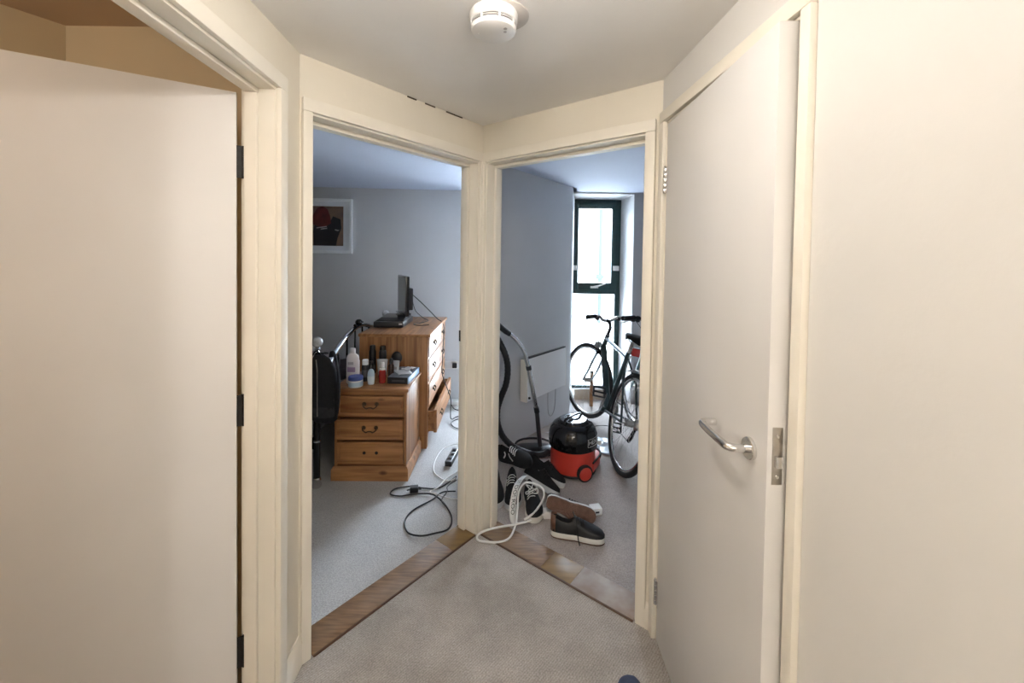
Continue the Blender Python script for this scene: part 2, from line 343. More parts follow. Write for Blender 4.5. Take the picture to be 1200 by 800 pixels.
# baseboards
def skirt(name,F,s0,s1,h,label,th=.016):
    mb=MB(); prof=[(0,0),(-th,0),(-th,h*.72),(-th*.45,h*.9),(-.004,h),(0,h)]
    rows=[[F.p(s,t,z) for t,z in prof] for s in (s0,s1)]
    V=mb.grid(rows,True); mb.bm.faces.new(V[0]); mb.bm.faces.new(V[-1][::-1])
    return tag(mb.build(name,M_TRIM),label,'skirting board',kind='structure')
skirt('baseboard_left',FHL,-.004,.117,.105,'short cream skirting board beside the open door frame')
skirt('baseboard_back_right',FR,.932,.958,.105,'cream skirting stub between the two right door frames')
skirt('baseboard_right',FHR,.782,HALL_END,.105,'cream skirting board along the off-white wall')
skirt('baseboard_left_near',FHL,1.014,HALL_END,.105,'cream skirting board along the near left wall')
# thresholds
def thresh_mat():
    m=bpy.data.materials.new('worn_threshold_board'); m.use_nodes=True; nt=m.node_tree;N=nt.nodes;L=nt.links
    b=N['Principled BSDF']; b.inputs['Roughness'].default_value=.5
    tc=N.new('ShaderNodeTexCoord'); mp=N.new('ShaderNodeMapping'); mp.inputs['Rotation'].default_value=(0,0,.67); mp.inputs['Scale'].default_value=(3,26,3); L.new(tc.outputs['Object'],mp.inputs[0])
    n=N.new('ShaderNodeTexNoise'); n.inputs['Scale'].default_value=3; n.inputs['Detail'].default_value=6; L.new(mp.outputs[0],n.inputs[0])
    c=N.new('ShaderNodeValToRGB'); L.new(n.outputs['Fac'],c.inputs[0]); c.color_ramp.elements[0].color=(.13,.068,.032,1); c.color_ramp.elements[1].color=(.29,.17,.085,1); c.color_ramp.elements[0].position=.3; c.color_ramp.elements[1].position=.7
    n2=N.new('ShaderNodeTexNoise'); n2.inputs['Scale'].default_value=3.0; n2.inputs['Detail'].default_value=3; L.new(tc.outputs['Object'],n2.inputs[0])
    k=N.new('ShaderNodeValToRGB'); L.new(n2.outputs['Fac'],k.inputs[0]); k.color_ramp.elements[0].position=.5; k.color_ramp.elements[1].position=.68
    k.color_ramp.elements[0].color=(0,0,0,1); k.color_ramp.elements[1].color=(.55,.55,.55,1)
    mx=N.new('ShaderNodeMix'); mx.data_type='RGBA'; L.new(k.outputs[0],mx.inputs[0]); L.new(c.outputs[0],mx.inputs[6]); mx.inputs[7].default_value=(.33,.25,.18,1)
    L.new(mx.outputs[2],b.inputs['Base Color']); return m
M_TH=thresh_mat(); M_TH2=pm('yellow_varnished_ply',(.31,.185,.065),.4,var=.3,scale=5,stretch=(1,6,1)); M_TH3=pm('scuffed_ply',(.42,.37,.335),.6,col2=(.25,.16,.11),scale=6)
M_EDGE=pm('dark_stained_edge',(.12,.06,.03),.5,var=.3,scale=20)
def thold(name,F,s0,s1,t0,t1,mat,parent,iv):
    mb=MB(); F.box(mb,s0,s1,t0,t1,-.002,.006,.002); return mb.build(name,mat,parent,inv=iv)
q=FL.p(.47,.05,0); r=thing('threshold_1','brown wooden threshold board of the bedroom doorway','threshold',(q.x,q.y,0),kind='structure'); iv=winv(r)
thold('edge_strip',FL,.04,.915,-.020,-.012,M_EDGE,r,iv); thold('board',FL,.04,.20,-.012,.115,M_TH2,r,iv); thold('board',FL,.20,.915,-.012,.115,M_TH,r,iv)
q=FR.p(.47,.05,0); r=thing('threshold_2','scuffed brown wooden threshold board of the bike room doorway','threshold',(q.x,q.y,0),kind='structure'); iv=winv(r)
thold('edge_strip',FR,.034,.885,-.020,-.012,M_EDGE,r,iv); thold('board',FR,.034,.42,-.012,.125,M_TH,r,iv); thold('board',FR,.42,.585,-.012,.125,M_TH2,r,iv); thold('board',FR,.585,.885,-.012,.125,M_TH3,r,iv)
# ------------------------------------------------------------------ doors
def butt_hinge(parent,iv,F,s,t,z,mat,knr=.006,h=.09,lw=.018,d=(1,0)):
    mb=MB()
    for k in range(5):
        z0=z-h/2+k*h/5; mb.lathe([(knr*.9,z0+.0006),(knr,z0+.0015),(knr,z0+h/5-.0015),(knr*.9,z0+h/5-.0006)],10,Matrix.Translation(F.p(s,t,0)))
    mb.lathe([(knr*.6,z+h/2),(knr*.7,z+h/2+.003),(0,z+h/2+.006)],10,Matrix.Translation(F.p(s,t,0)))
    F.box(mb,s-.001,s+lw,t+.001,t+.003,z-h/2,z+h/2) if d[0] else F.box(mb,s-.0012,s+.0012,t-lw,t,z-h/2,z+h/2)
    return mb.build('hinge',mat,parent,inv=iv)
# door_1: open into the side room
hx=Vector((-.844,1.290)); ddir=Vector((-.862,-.507)).normalized()   # towards the free edge
dn=Vector((.507,-.862)).normalized()                                # face towards the hall
FD=Frame(hx,ddir,-dn)
d1=thing('door_1','plain white flush door standing open into the side room','door',(hx.x,hx.y,0),kind='structure'); iv=winv(d1)
mb=MB(); FD.box(mb,.016,.785,0,.040,.012,1.992,.0025); mb.build('leaf',M_DOOR,d1,inv=iv)
for z in (1.78,1.0,.22):
    mb=MB(); F_=FD
    for k in range(3): mb.lathe([(.0065,z-.05+k*.0335),(.0065,z-.05+(k+1)*.0335-.001)],10,Matrix.Translation(FD.p(-.004,.004,0)))
    FD.box(mb,-.003,.018,.003,.006,z-.05,z+.05); mb.build('hinge',M_DARKM,d1,inv=iv)
# lining backing so that no light leaks past the hinge gap
# door_2: ajar, lever handle
hg=FHR.p(.058,-.006,0); ang=math.radians(3.9)
base=math.atan2(hd.y,hd.x); dd=Vector((math.cos(base-ang),math.sin(base-ang)))
FD2=Frame((hg.x,hg.y),dd,Vector((-dd.y,dd.x)))       # t>0 away from the hall
if FD2.n.x<0: FD2.n=-FD2.n
d2=thing('door_2','white flush door standing ajar with a steel lever handle','door',(hg.x,hg.y,0),kind='structure'); iv=winv(d2)
LW=.678
mb=MB(); FD2.box(mb,.003,LW,.001,.045,.012,2.012,.0025); mb.build('leaf',M_DOOR,d2,inv=iv)
for z in (1.80,.20): butt_hinge(d2,iv,FD2,-.002,-.004,z,M_CHROME,h=.10)
hz=1.05; hs=LW-.063
mb=MB(); mb.lathe([(.026,0),(.026,.008),(.024,.010),(.0,.010)],28,align(-FD2.n,FD2.p(hs,.001,hz))); rose=mb.build('handle_rose',M_CHROME,d2,inv=iv)
# lever (tubular, returning towards the door)
pts=[FD2.p(hs,-.008,hz),FD2.p(hs,-.035,hz),FD2.p(hs-.006,-.047,hz),FD2.p(hs-.02,-.052,hz),FD2.p(hs-.09,-.054,hz+.001),FD2.p(hs-.132,-.053,hz+.003),FD2.p(hs-.146,-.048,hz+.004),FD2.p(hs-.150,-.036,hz+.004),FD2.p(hs-.150,-.012,hz+.004)]
mb=MB(); mb.tube(cr(pts,5),.0095,14); mb.build('lever',M_CHROME,d2,inv=iv)
mb=MB(); FD2.box(mb,LW-.0005,LW+.0015,.012,.034,hz-.052,hz+.076,.0004); lp=mb.build('latch_plate',M_STEEL,d2,inv=iv)
mb=MB(); FD2.box(mb,LW+.001,LW+.010,.016,.029,hz-.012,hz+.014,.002); mb.build('latch_bolt',M_CHROME,lp,inv=iv)
for z in (hz+.056,hz-.034):
    mb=MB(); mb.lathe([(.0042,0),(.0036,.0012),(0,.0016)],10,align(FD2.d,FD2.p(LW+.0014,.023,z))); mb.build('screw',M_CHROME,lp,inv=iv)
# ------------------------------------------------------------------ windows
def window(name,x0,x1,y,z0,z1,ztr,label,handle=True):
    r=thing(name,label,'window',((x0+x1)/2,y,z0),kind='structure'); iv=winv(r)
    B=lambda nm,a,mat=M_GREEN,bev=.004,par=r: MB().box(*a,bev).build(nm,mat,par,inv=iv)
    fw=.055
    mb=MB(); mb.box(x0,x0+fw,y,y+.07,z0,z1,.004); mb.box(x1-fw,x1,y,y+.07,z0,z1,.004); mb.box(x0+fw,x1-fw,y,y+.07,z1-fw,z1,.004); mb.box(x0+fw,x1-fw,y,y+.07,z0,z0+.03,.004); mb.box(x0+fw,x1-fw,y,y+.07,ztr-.03,ztr+.03,.004)
    mb.build('window_frame',M_GREEN,r,inv=iv)
    sx0,sx1,sz0,sz1=x0+fw-.012,x1-fw+.012,ztr+.018,z1-fw+.012; sw=.062
    mb=MB(); mb.box(sx0,sx0+sw,y-.022,y+.03,sz0,sz1,.005); mb.box(sx1-sw,sx1,y-.022,y+.03,sz0,sz1,.005); mb.box(sx0+sw,sx1-sw,y-.022,y+.03,sz1-sw,sz1,.005); mb.box(sx0+sw,sx1-sw,y-.022,y+.03,sz0,sz0+sw+.02,.005)
    s=mb.build('opening_sash',M_GREEN,r,inv=iv)
    MB().box(sx0+sw-.005,sx1-sw+.005,y+.002,y+.008,sz0+sw,sz1-sw+.005).build('pane',M_GLASS,s,inv=iv)
    MB().box(x0+fw-.005,x1-fw+.005,y+.03,y+.036,z0+.025,ztr-.025).build('pane',M_GLASS,r,inv=iv)
    for xx in (sx0+.012,sx1-.012):
        MB().box(xx-.033,xx+.033,y-.045,y-.021,1.385,1.44,.004).build('restrictor_block',M_WHITE,s,inv=iv)
    mb=MB(); xm=(x0+x1)/2; mb.box(xm-.045,xm+.045,y-.030,y-.021,sz0+.02,sz0+.045,.003); mb.tube([(xm-.02,y-.036,sz0+.035),(xm+.05,y-.042,sz0+.05),(xm+.12,y-.044,sz0+.075)],[.010,.009,.007],8)
    mb.build('window_handle',M_WHITE,s,inv=iv)
    return r
window('window_1',.645,1.232,4.70,.035,2.19,1.145,'dark green framed tall window in the bike room')
window('window_2',-.44,.40,4.50,.12,2.14,1.15,'dark green framed tall window of the bedroom')
# outside
r=thing('neighbour_building','white rendered building seen through the bike room window','building',(2,14.3,-.6)); iv=winv(r)
MB().box(-12,14,14,14.6,-.6,3.4).build('wall',pm('white_render',(.42,.42,.41),.9,var=.05,scale=1.5),r,inv=iv)
MB().tube([(2.98,13.93,-.6),(2.98,13.93,1.6),(2.98,13.93,3.4)],.06,12).build('drainpipe',pm('pale_blue_pipe',(.030,.037,.042),.9,spec=.1),r,inv=iv)
MB().box(2.85,3.10,13.86,13.99,.9,1.05,.01).build('pipe_bracket',pm('pale_blue_pipe',(.045,.062,.075)),r,inv=iv)
mb=MB(); mb.box(-14,16,4.95,14.6,-.7,-.6); struct('ground_outside',mb,pm('pale_paving',(.66,.65,.63),.9,var=.1,scale=3),'pale paving outside the windows','ground')
# ------------------------------------------------------------------ lamps (all out of frame)
def pendant(label,x,y,z0,drop,rad,strength,col):
    r=thing('pendant_lamp',label,'lamp',(x,y,z0))
    MB().lathe([(0,0),(.05,0),(.05,-.012),(.035,-.022),(0,-.022)],24).build('ceiling_rose',M_WHITE,r)
    MB().tube([(0,0,-.02),(0,0,-drop+rad)],.004,8).build('flex',M_WHITE,r)
    MB().lathe([(.02,-drop+rad+.03),(.024,-drop+rad+.0),(.03,-drop+rad-.012),(0,-drop+rad-.012)],16).build('lamp_holder',M_WHITE,r)
    MB().sphere((0,0,-drop),rad,24).build('lamp_globe',pm('lit_opal_glass_%d'%int(strength*10),(.9,.9,.9),.4,emit=col,estr=strength),r)
WARM=(1,.94,.875)
r=thing('ceiling_lamp','round opal flush ceiling lamp above the hallway','lamp',(-.03,.80,ZC))
MB().lathe([(.0,0),(.085,0),(.085,-.014),(0,-.014)],32).build('lamp_base',M_WHITE,r)
MB().lathe([(.074,-.012),(.080,-.022),(.076,-.045),(.060,-.066),(.036,-.077),(0,-.081)],32).build('lamp_shade',pm('lit_opal_dome',(.9,.9,.9),.4,emit=WARM,estr=LAMP_W*4.2),r)
pendant('added opal globe fill lamp at the unseen rear of the hallway',0,-1.15,ZC,.20,.10,LAMP_W*4.6,WARM)  # extra unseen lamp added to even out the hallway light
pendant('small opal globe pendant lamp in the side room',-1.75,.15,2.3,.22,.06,LAMP_W*4.5,WARM)
# ------------------------------------------------------------------ smoke detector
r=thing('smoke_detector','round white smoke detector on the hallway ceiling','smoke detector',(-.064,1.215,ZC))
MB().lathe([(0,0),(.081,0),(.081,-.003),(.078,-.005),(0,-.005)],40,Matrix.Translation((.022,.014,0))).build('mounting_plate',pm('stained_plate',(.60,.56,.52),.7,var=.1,scale=20),r)
MB().lathe([(.068,-.004),(.070,-.008),(.069,-.030),(.066,-.033),(.0,-.033)],40).build('body',M_WHITE,r)
MB().lathe([(.0,-.031),(.0625,-.031),(.0625,-.046),(.0,-.046)],40).build('sensor_gap',pm('shadow_grey_plastic',(.16,.15,.14),.6),r)
mb=MB()
for k in range(8):
    a=2*PI*k/8+.3; c=Vector((.065*math.cos(a),.065*math.sin(a),-.0385)); mb.obox(c,(math.cos(a),math.sin(a),0),(-math.sin(a),math.cos(a),0),(0,0,1),.0022,.0022,.0068)
tag(mb.build('grille_fins',M_WHITE,r),kind='stuff')
MB().lathe([(.0662,-.0375),(.0675,-.0385),(.0662,-.0395),(.06,-.0395),(.06,-.0375)],40).build('grille_ring',M_WHITE,r)
MB().lathe([(.066,-.045),(.0665,-.047),(.063,-.056),(.052,-.061),(0,-.062)],40).build('cover',M_WHITE,r)
for nm,x,y,rr,mt in (('test_button',.035,-.028,.006,pm('grey_button',(.45,.43,.42),.5)),('indicator_light',-.042,.0,.004,pm('clear_led',(.9,.9,.88),.2)),('sounder_vent',.034,-.012,.005,pm('grey_button',(.45,.43,.42)))):
    MB().lathe([(rr,0),(rr*.9,-.0025),(0,-.003)],12,Matrix.Translation((x,y,-.0595))).build(nm,mt,r)
# ------------------------------------------------------------------ picture
px0,px1,pz0,pz1=-2.20,-1.642,1.53,2.088
ang=math.atan(.0555)
r=thing('framed_picture','white framed print with a dark red hooded shape on the grey wall','picture',((px0+px1)/2,wbl((px0+px1)/2)-.001,(pz0+pz1)/2),(0,0,ang))
hw,hh=(px1-px0)/2,(pz1-pz0)/2; M_PF=pm('white_frame_paint',(.86,.87,.88),.4,var=.03)
mb=MB(); f=.030
mb.box(-hw,hw,-.032,0,hh-f,hh,.003); mb.box(-hw,hw,-.032,0,-hh,-hh+f,.003); mb.box(-hw,-hw+f,-.032,0,-hh+f,hh-f,.003); mb.box(hw-f,hw,-.032,0,-hh+f,hh-f,.003)
mb.build('frame',M_PF,r)
MB().box(-hw+f,hw-f,-.012,-.002,-hh+f,hh-f).build('mount',pm('white_mount_card',(.80,.81,.84),.8,var=.02),r)
ix,iz=hw-.092,hh-.078
pr_=MB().box(-ix,ix,-.0145,-.0115,-iz,iz).build('print',pm('tan_print',(.24,.15,.10),.6,col2=(.13,.085,.07),scale=6),r)
def blob(nm,pts,mat,y): MB().plate([(x*ix,y,z*iz) for x,z in pts],(0,-.0006,0)).build(nm,mat,pr_)
blob('dark_figure',[(-.55,-1),(-.6,-.3),(-.5,.2),(-.1,.45),(.35,.3),(.45,.5),(.85,.35),(.9,-.1),(.7,-.6),(.62,-1)],pm('near_black_ink',(.018,.018,.025),.6),-.0146)
blob('red_hood',[(-.75,.15),(-.6,.55),(-.4,.9),(-.1,1.0),(.15,.85),(.3,.5),(.35,.15),(.1,-.02),(-.3,-.05)],pm('dark_red_ink',(.15,.022,.02),.6,var=.5,scale=14),-.0152)
blob('pale_stripe',[(-.42,-.08),(.12,-.0),(.12,-.05),(-.42,-.13)],pm('pale_ink',(.42,.40,.40),.6),-.0158)
blob('pale_stripe',[(-.2,-.14),(.14,-.09),(.14,-.14),(-.2,-.19)],pm('pale_ink',(.42,.40,.40)),-.0158)
blob('pale_spot',[(.55,-.16),(.8,-.2),(.72,-.25),(.56,-.21)],pm('pale_ink',(.42,.40,.40)),-.0158)
# ------------------------------------------------------------------ pine furniture
def bail(parent,c,U,V,N,wd=.075,mat=M_BRONZE):
    c=Vector(c);U=Vector(U);V=Vector(V);N=Vector(N)
    mb=MB()
    for s in(-1,1): mb.lathe([(.014,0),(.014,.002),(.009,.004),(.006,.012),(0,.013)],12,align(N,c+U*s*wd/2))
    mb.tube(cr([c-U*wd/2+N*.010,c-U*(wd/2+.004)+N*.014-V*.010,c-U*wd*.30+N*.016-V*.026,c-U*wd*.12+N*.016-V*.021,c+U*wd*.12+N*.016-V*.021,c+U*wd*.30+N*.016-V*.026,c+U*(wd/2+.004)+N*.014-V*.010,c+U*wd/2+N*.010],4),.0042,8)
    return mb.build('handle',mat,parent)
# bedside cabinet, front faces the doorway
r=thing('bedside_cabinet','low pine bedside cabinet with three drawers and bail handles','cabinet',(-.935,2.940,0),(0,0,.02))
hx_,hy_=.240,.208; top=.618
mb=MB(); mb.box(-hx_,-hx_+.018,-hy_,hy_,.09,top-.022,.002); mb.box(hx_-.018,hx_,-hy_,hy_,.09,top-.022,.002); mb.box(-hx_+.018,hx_-.018,hy_-.012,hy_,.09,top-.022); mb.box(-hx_+.018,hx_-.018,-hy_+.03,hy_-.012,.09,.105)
mb.build('carcass',PZ,r)
mb=MB()
for z in (.096,.262,.418): mb.box(-hx_+.018,hx_-.018,-hy_+.014,-hy_+.03,z,z+.012,.001)
mb.box(-hx_+.018,hx_-.018,-hy_+.001,-hy_+.03,top-.046,top-.022,.001); mb.build('front_rail',PX,r)
MB().box(-hx_-.012,hx_+.012,-hy_-.016,hy_+.004,top-.022,top,.006).build('top',PX,r)
mb=MB(); P=[(-hx_-.016,-hy_-.018),(hx_+.016,-hy_-.018),(hx_+.016,hy_+.004),(-hx_-.016,hy_+.004)]; Q=[(-hx_-.004,-hy_-.005),(hx_+.004,-hy_-.005),(hx_+.004,hy_),(-hx_-.004,hy_)]
rows=[[(x,y,0) for x,y in P],[(x,y,.072) for x,y in P],[(x,y,.094) for x,y in Q]]; V=mb.grid(rows,True); mb.bm.faces.new(V[0]); mb.bm.faces.new(V[-1]); mb.build('plinth',PX,r)
for i,(z0,z1,out) in enumerate(((.112,.256,.004),(.279,.411,.014),(.435,.567,.006))):
    y=-hy_-out; mb=MB()
    mb.box(-hx_+.021,hx_-.021,y,y+.018,z0,z1,.003); mb.box(-hx_+.03,hx_-.03,y+.018,hy_-.03,z0+.006,z1-.02)
    d=mb.build('drawer',PX,r)
    mb=MB(); b_=.020; xx=hx_-.021
    mb.box(-xx,xx,y-.006,y+.001,z1-b_,z1,.003); mb.box(-xx,xx,y-.006,y+.001,z0,z0+b_,.003); mb.box(-xx,-xx+b_,y-.006,y+.001,z0+b_,z1-b_,.003); mb.box(xx-b_,xx,y-.006,y+.001,z0+b_,z1-b_,.003)
    mb.build('cock_bead',PX,d)
    zc=(z0+z1)/2
    if i>0: bail(d,(0,y-.001,zc+.014),(1,0,0),(0,0,1),(0,-1,0),.082)
    else:
        for s in(-1,1): MB().lathe([(.011,0),(.0105,.0012),(0,.0014)],14,align((0,-1,0),(s*.041,y-.0005,zc))).build('handle_hole',M_BLACK,d)
# chest of drawers, front faces right
CH=thing('chest_of_drawers','tall pine chest of drawers with its bottom drawer pulled open','chest',(-.920,3.655,0),(0,0,.026))
r=CH; cx,cy,ct=.265,.475,.905
mb=MB(); mb.box(-cx,cx,-cy,-cy+.02,.10,ct-.022,.002); mb.box(-cx,cx,cy-.02,cy,.10,ct-.022,.002); mb.box(-cx,-cx+.01,-cy+.02,cy-.02,.10,ct-.022); mb.box(-cx+.01,cx-.03,-cy+.02,cy-.02,.10,.112); mb.build('carcass',PZ,r)
mb=MB()
for z in (.105,.305,.506,.700): mb.box(cx-.03,cx-.001,-cy+.02,cy-.02,z,z+.016,.001)
mb.box(cx-.03,cx-.001,-cy+.02,cy-.02,ct-.034,ct-.022); mb.box(cx-.03,cx-.001,-.012,.012,.716,ct-.03); mb.build('front_rail',PY,r)
MB().box(-cx-.006,cx+.02,-cy-.016,cy+.016,ct-.024,ct,.006).build('top',PY,r)
for sx in(-1,1):
    for sy in(-1,1):
        mb=MB(); x=sx*(cx-.032); y=sy*(cy-.032); mb.hexa([(x-.026,y-.026,0),(x+.026,y-.026,0),(x+.026,y+.026,0),(x-.026,y+.026,0),(x-.03,y-.03,.10),(x+.03,y-.03,.10),(x+.03,y+.03,.10),(x-.03,y+.03,.10)],.004); mb.build('foot',PZ,r)
def drawer(y0,y1,z0,z1,out,ys):
    x=cx+out; mb=MB(); mb.box(x-.022,x+.004,y0,y1,z0,z1,.004); mb.box(max(-cx+.05,x-.45),x-.022,y0+.008,y0+.018,z0+.008,z1-.012); mb.box(max(-cx+.05,x-.45),x-.022,y1-.018,y1-.008,z0+.008,z1-.012); mb.box(x-.45,x-.022,y0+.018,y1-.018,z0+.010,z0+.02)
    d=mb.build('drawer',PY,r)
    for yy in ys: bail(d,(x+.004,yy,(z0+z1)/2+.01),(0,1,0),(0,0,1),(1,0,0),.07)
drawer(-cy+.022,-.014,.718,.869,.004,(-.24,)); drawer(.014,cy-.022,.718,.869,.004,(.24,))
drawer(-cy+.022,cy-.022,.524,.698,.002,(-.25,.25)); drawer(-cy+.022,cy-.022,.323,.504,.004,(-.25,.25)); drawer(-cy+.022,cy-.022,.123,.303,.066,(-.25,.25))
# ------------------------------------------------------------------ monitor and media box on the chest
TOP=.9055
r=thing('media_box','flat glossy black media box lying on the pine chest','media box',(-1.035,3.61,TOP),(0,0,.06))
mb=MB(); n=10; P0=[(-.125,-.19),(.125,-.19),(.135,.20),(-.135,.20)]
mb.prism(P0,.004,.055,.012); mb.build('casing',M_BLACK,r)
mb=MB(); mb.hexa([(-.12,-.185,.052),(.12,-.185,.052),(.13,.195,.052),(-.13,.195,.052),(-.085,-.10,.078),(.10,-.10,.078),(.10,.14,.085),(-.085,.14,.085)],.008); mb.build('lid',M_BLKGLS,r)
MB().box(.085,.112,-.194,-.1885,.028,.040,.001).build('port_label',M_WHITE,r)
for x in(-.09,.09):
    for y in(-.15,.15): MB().lathe([(.012,0),(.012,.006)],10,Matrix.Translation((x,y,0))).build('foot',M_RUB,r)
# monitor plane
a=Vector((-.883,3.49)); b=Vector((-1.063,3.90)); c=(a+b)/2; u=(b-a).normalized(); nrm=Vector((-u.y,u.x))
if nrm.x>0: nrm=-nrm
hwid=(b-a).length/2
r=thing('monitor','thin black flat screen seen nearly edge on atop the media box','monitor',(c.x,c.y,TOP+.0855),(0,0,math.atan2(u.y,u.x)))
# local x along the panel; screen faces local +y when n points there
sg=1 if Vector((-u.y,u.x)).dot(nrm)>0 else -1
zb,zt=.004,.345
MB().box(-hwid,hwid,-.016,.016,zb,zt,.006).build('bezel',M_BLKGLS,r)
MB().box(-hwid+.014,hwid-.014,sg*.0155 if sg>0 else -.0175,sg*.0175 if sg>0 else -.0155,zb+.016,zt-.014).build('screen',pm('switched_off_screen',(.035,.042,.048),.22,var=.1),r)
y0,y1=sorted((-sg*.014,-sg*.058)); MB().box(-.17,.15,y0,y1,.05,.24,.010).build('back_housing',M_BLACK,r)
y0,y1=sorted((-sg*.004,-sg*.032)); MB().box(-.05,.05,y0,y1,.0,.10,.006).build('stand_neck',M_BLACK,r)
MB().box(-.12,.12,-.05,.05,.0055,.014,.003).build('stand_foot',M_BLKGLS,r)
# ------------------------------------------------------------------ bed with chrome swoop headboard
r=thing('bed','black and chrome metal bed with a swooping headboard rail','bed',(-1.246,2.640,0))
bd=r
def post(y):
    mb=MB(); mb.lathe([(.020,.06),(.020,.86),(.016,.868),(0,.87)],16,Matrix.Translation((0,y,0))); p=mb.build('post',M_BLKGLS,bd)
    MB().lathe([(.028,0),(.030,.012),(.024,.03),(.028,.045),(.022,.062),(.0,.062)],16,Matrix.Translation((0,y,0))).build('foot',M_CHROME,p)
    for z in(.30,.55,.84): MB().lathe([(.0215,z-.006),(.024,z-.003),(.024,z+.003),(.0215,z+.006)],16,Matrix.Translation((0,y,0))).build('ring',M_CHROME,p)
    MB().lathe([(.008,.868),(.016,.876),(.010,.888),(.020,.898),(.012,.908),(.0,.910)],14,Matrix.Translation((0,y,0))).build('finial_stem',M_CHROME,p)
    MB().sphere((0,y,.942),.034,18).build('crystal_ball',pm('crystal_ball_glass',(.62,.63,.65),.08,var=.35,scale=25,coat=.6),p)
post(0); post(1.43)
sw=cr([(0,.0,.70),(0,.12,.735),(0,.26,.81),(0,.42,.88),(0,.60,.925),(0,.715,.935),(0,.83,.925),(0,1.01,.88),(0,1.17,.81),(0,1.31,.735),(0,1.43,.70)],4)
MB().tube(sw,.020,12).build('headboard_rail',M_CHROME,bd)
MB().tube([(0,0,.42),(0,1.43,.42)],.012,10).build('headboard_rail',M_BLKGLS,bd)
for k in range(1,9):
    y=1.43*k/9; z=lerp_tab([(p.y,p.z) for p in sw],y); MB().tube([(0,y,.42),(0,y,z)],.007,8).build('spindle',M_BLKGLS,bd)
mb=MB(); mb.sphere((0,.715,.962),.028,14); mb.lathe([(.02,.935),(.024,.945),(.012,.955)],12,Matrix.Translation((0,.715,0))); mb.tube([(0,.69,.955),(.01,.64,.945),(.01,.60,.955)],.010,8); mb.tube([(0,.74,.955),(.0,.80,.95)],.010,8); mb.build('centre_knob',M_BLKGLS,bd)
for y in (.02,1.41): MB().box(-1.95,-.01,y-.014,y+.014,.24,.31,.004).build('side_rail',M_BLKGLS,bd)
MB().box(-1.94,-.04,.04,1.39,.30,.50,.05,4).build('mattress',pm('grey_mattress_cloth',(.25,.25,.27),.9,var=.2,scale=9),bd)
mb=MB(); rows=[]
for i in range(13):
    x=-1.9+i*.15; row=[]
    for j in range(11):
        y=.0+1.43*j/10; row.append((x,y+.0,.53+.035*math.sin(i*1.7+j*.9)+.03*math.sin(j*2.3-i)-(.12 if j in(0,10) else 0)))
    rows.append(row)
mb.grid(rows); o=mb.build('duvet',pm('dark_plum_duvet',(.10,.085,.10),.9,var=.4,scale=7),bd,ang=80); md=o.modifiers.new('thickness','SOLIDIFY'); md.thickness=.03; o.modifiers.new('soften','SUBSURF').render_levels=1
mb=MB(); mb.sphere((-.22,.45,.66),.16,16,(.9,1.7,.75)); mb.build('pillow',pm('mauve_grey_pillow',(.28,.25,.27),.9,var=.3,scale=9,bump=.3,bscale=14),bd)
# backpack hanging on the near post
r=thing('backpack','black backpack hanging on the metal bed post','bag',(-1.165,2.590,.45))
mb=MB(); P=[]
for i,(z,sx,sy,ox) in enumerate(((.0,.055,.018,.0),(.02,.078,.026,.0),(.12,.088,.032,.0),(.25,.086,.032,-.004),(.34,.076,.028,-.012),(.40,.055,.022,-.025),(.425,.030,.014,-.035))):
    P.append([(ox+sx*math.copysign(abs(math.cos(t))**.7,math.cos(t)),-.02+sy*math.copysign(abs(math.sin(t))**.7,math.sin(t)),z) for t in [2*PI*k/20 for k in range(20)]])
V=mb.grid(P,True); mb.bm.faces.new(V[0]); mb.bm.faces.new(V[-1]); mb.build('body',M_BLKMAT,r,ang=60)
mb=MB(); P=[]
for z,sx,sy in ((.03,.05,.006),(.05,.072,.010),(.15,.075,.012),(.20,.068,.010),(.215,.045,.006)):
    P.append([(sx*math.cos(t),-.040+sy*math.sin(t),z) for t in [2*PI*k/16 for k in range(16)]])
V=mb.grid(P,True); mb.bm.faces.new(V[0]); mb.bm.faces.new(V[-1]); mb.build('front_pocket',pm('charcoal_pocket_cloth',(.03,.03,.035),.85,var=.3,scale=40),r,ang=60)
for s in(-1,1): MB().tube(cr([(s*.03,.0,.41),(s*.055,-.03,.45),(s*.09,-.045,.36),(s*.10,-.045,.2),(s*.085,-.04,.06)],5),.011,8,flat=(.45,1.3)).build('strap',M_BLKMAT,r)
MB().tube([(-.03,-.056,.05),(-.03,-.058,.25),(-.034,-.052,.34),(-.045,-.043,.40)],.0035,6).build('zip',M_STEEL,r)
MB().tube(cr([(-.05,-.018,.415),(-.058,.02,.430),(-.085,.085,.412),(-.03,.088,.412),(-.022,.02,.430),(-.03,-.018,.415)],5),.006,8).build('carry_loop',M_BLKMAT,r)
# ------------------------------------------------------------------ things on the bedside cabinet
ZB=.6185
def lathe_thing(name,label,cat,x,y,parts,group=None,sx=1,sy=1,rz=0):
    r=thing(name,label,cat,(x,y,ZB),(0,0,rz),group)
    for nm,prof,mt in parts: MB().lathe(prof,20,None,sx,sy).build(nm,mt,r)
    return r
M_LOT=pm('cream_bottle_plastic',(.72,.69,.70),.4,var=.03); M_LAV=pm('lavender_label',(.38,.27,.42),.6)
r=lathe_thing('lotion_bottle','tall white lotion bottle with a lavender label','bottle',-1.092,2.835,[('bottle',[(.036,0),(.042,.006),(.042,.175),(.036,.195),(.020,.208),(.017,.212),(0,.212)],M_LOT),('cap',[(.018,.211),(.018,.243),(.016,.246),(0,.246)],M_LOT)],sx=1.05,sy=.6)
MB().box(-.028,.026,-.0262,-.0248,.085,.118,.001).build('label_patch',M_LAV,r)
MB().box(-.024,.014,-.0262,-.0248,.135,.155,.0006).build('print_lines',pm('grey_print',(.42,.40,.42),.6),r)
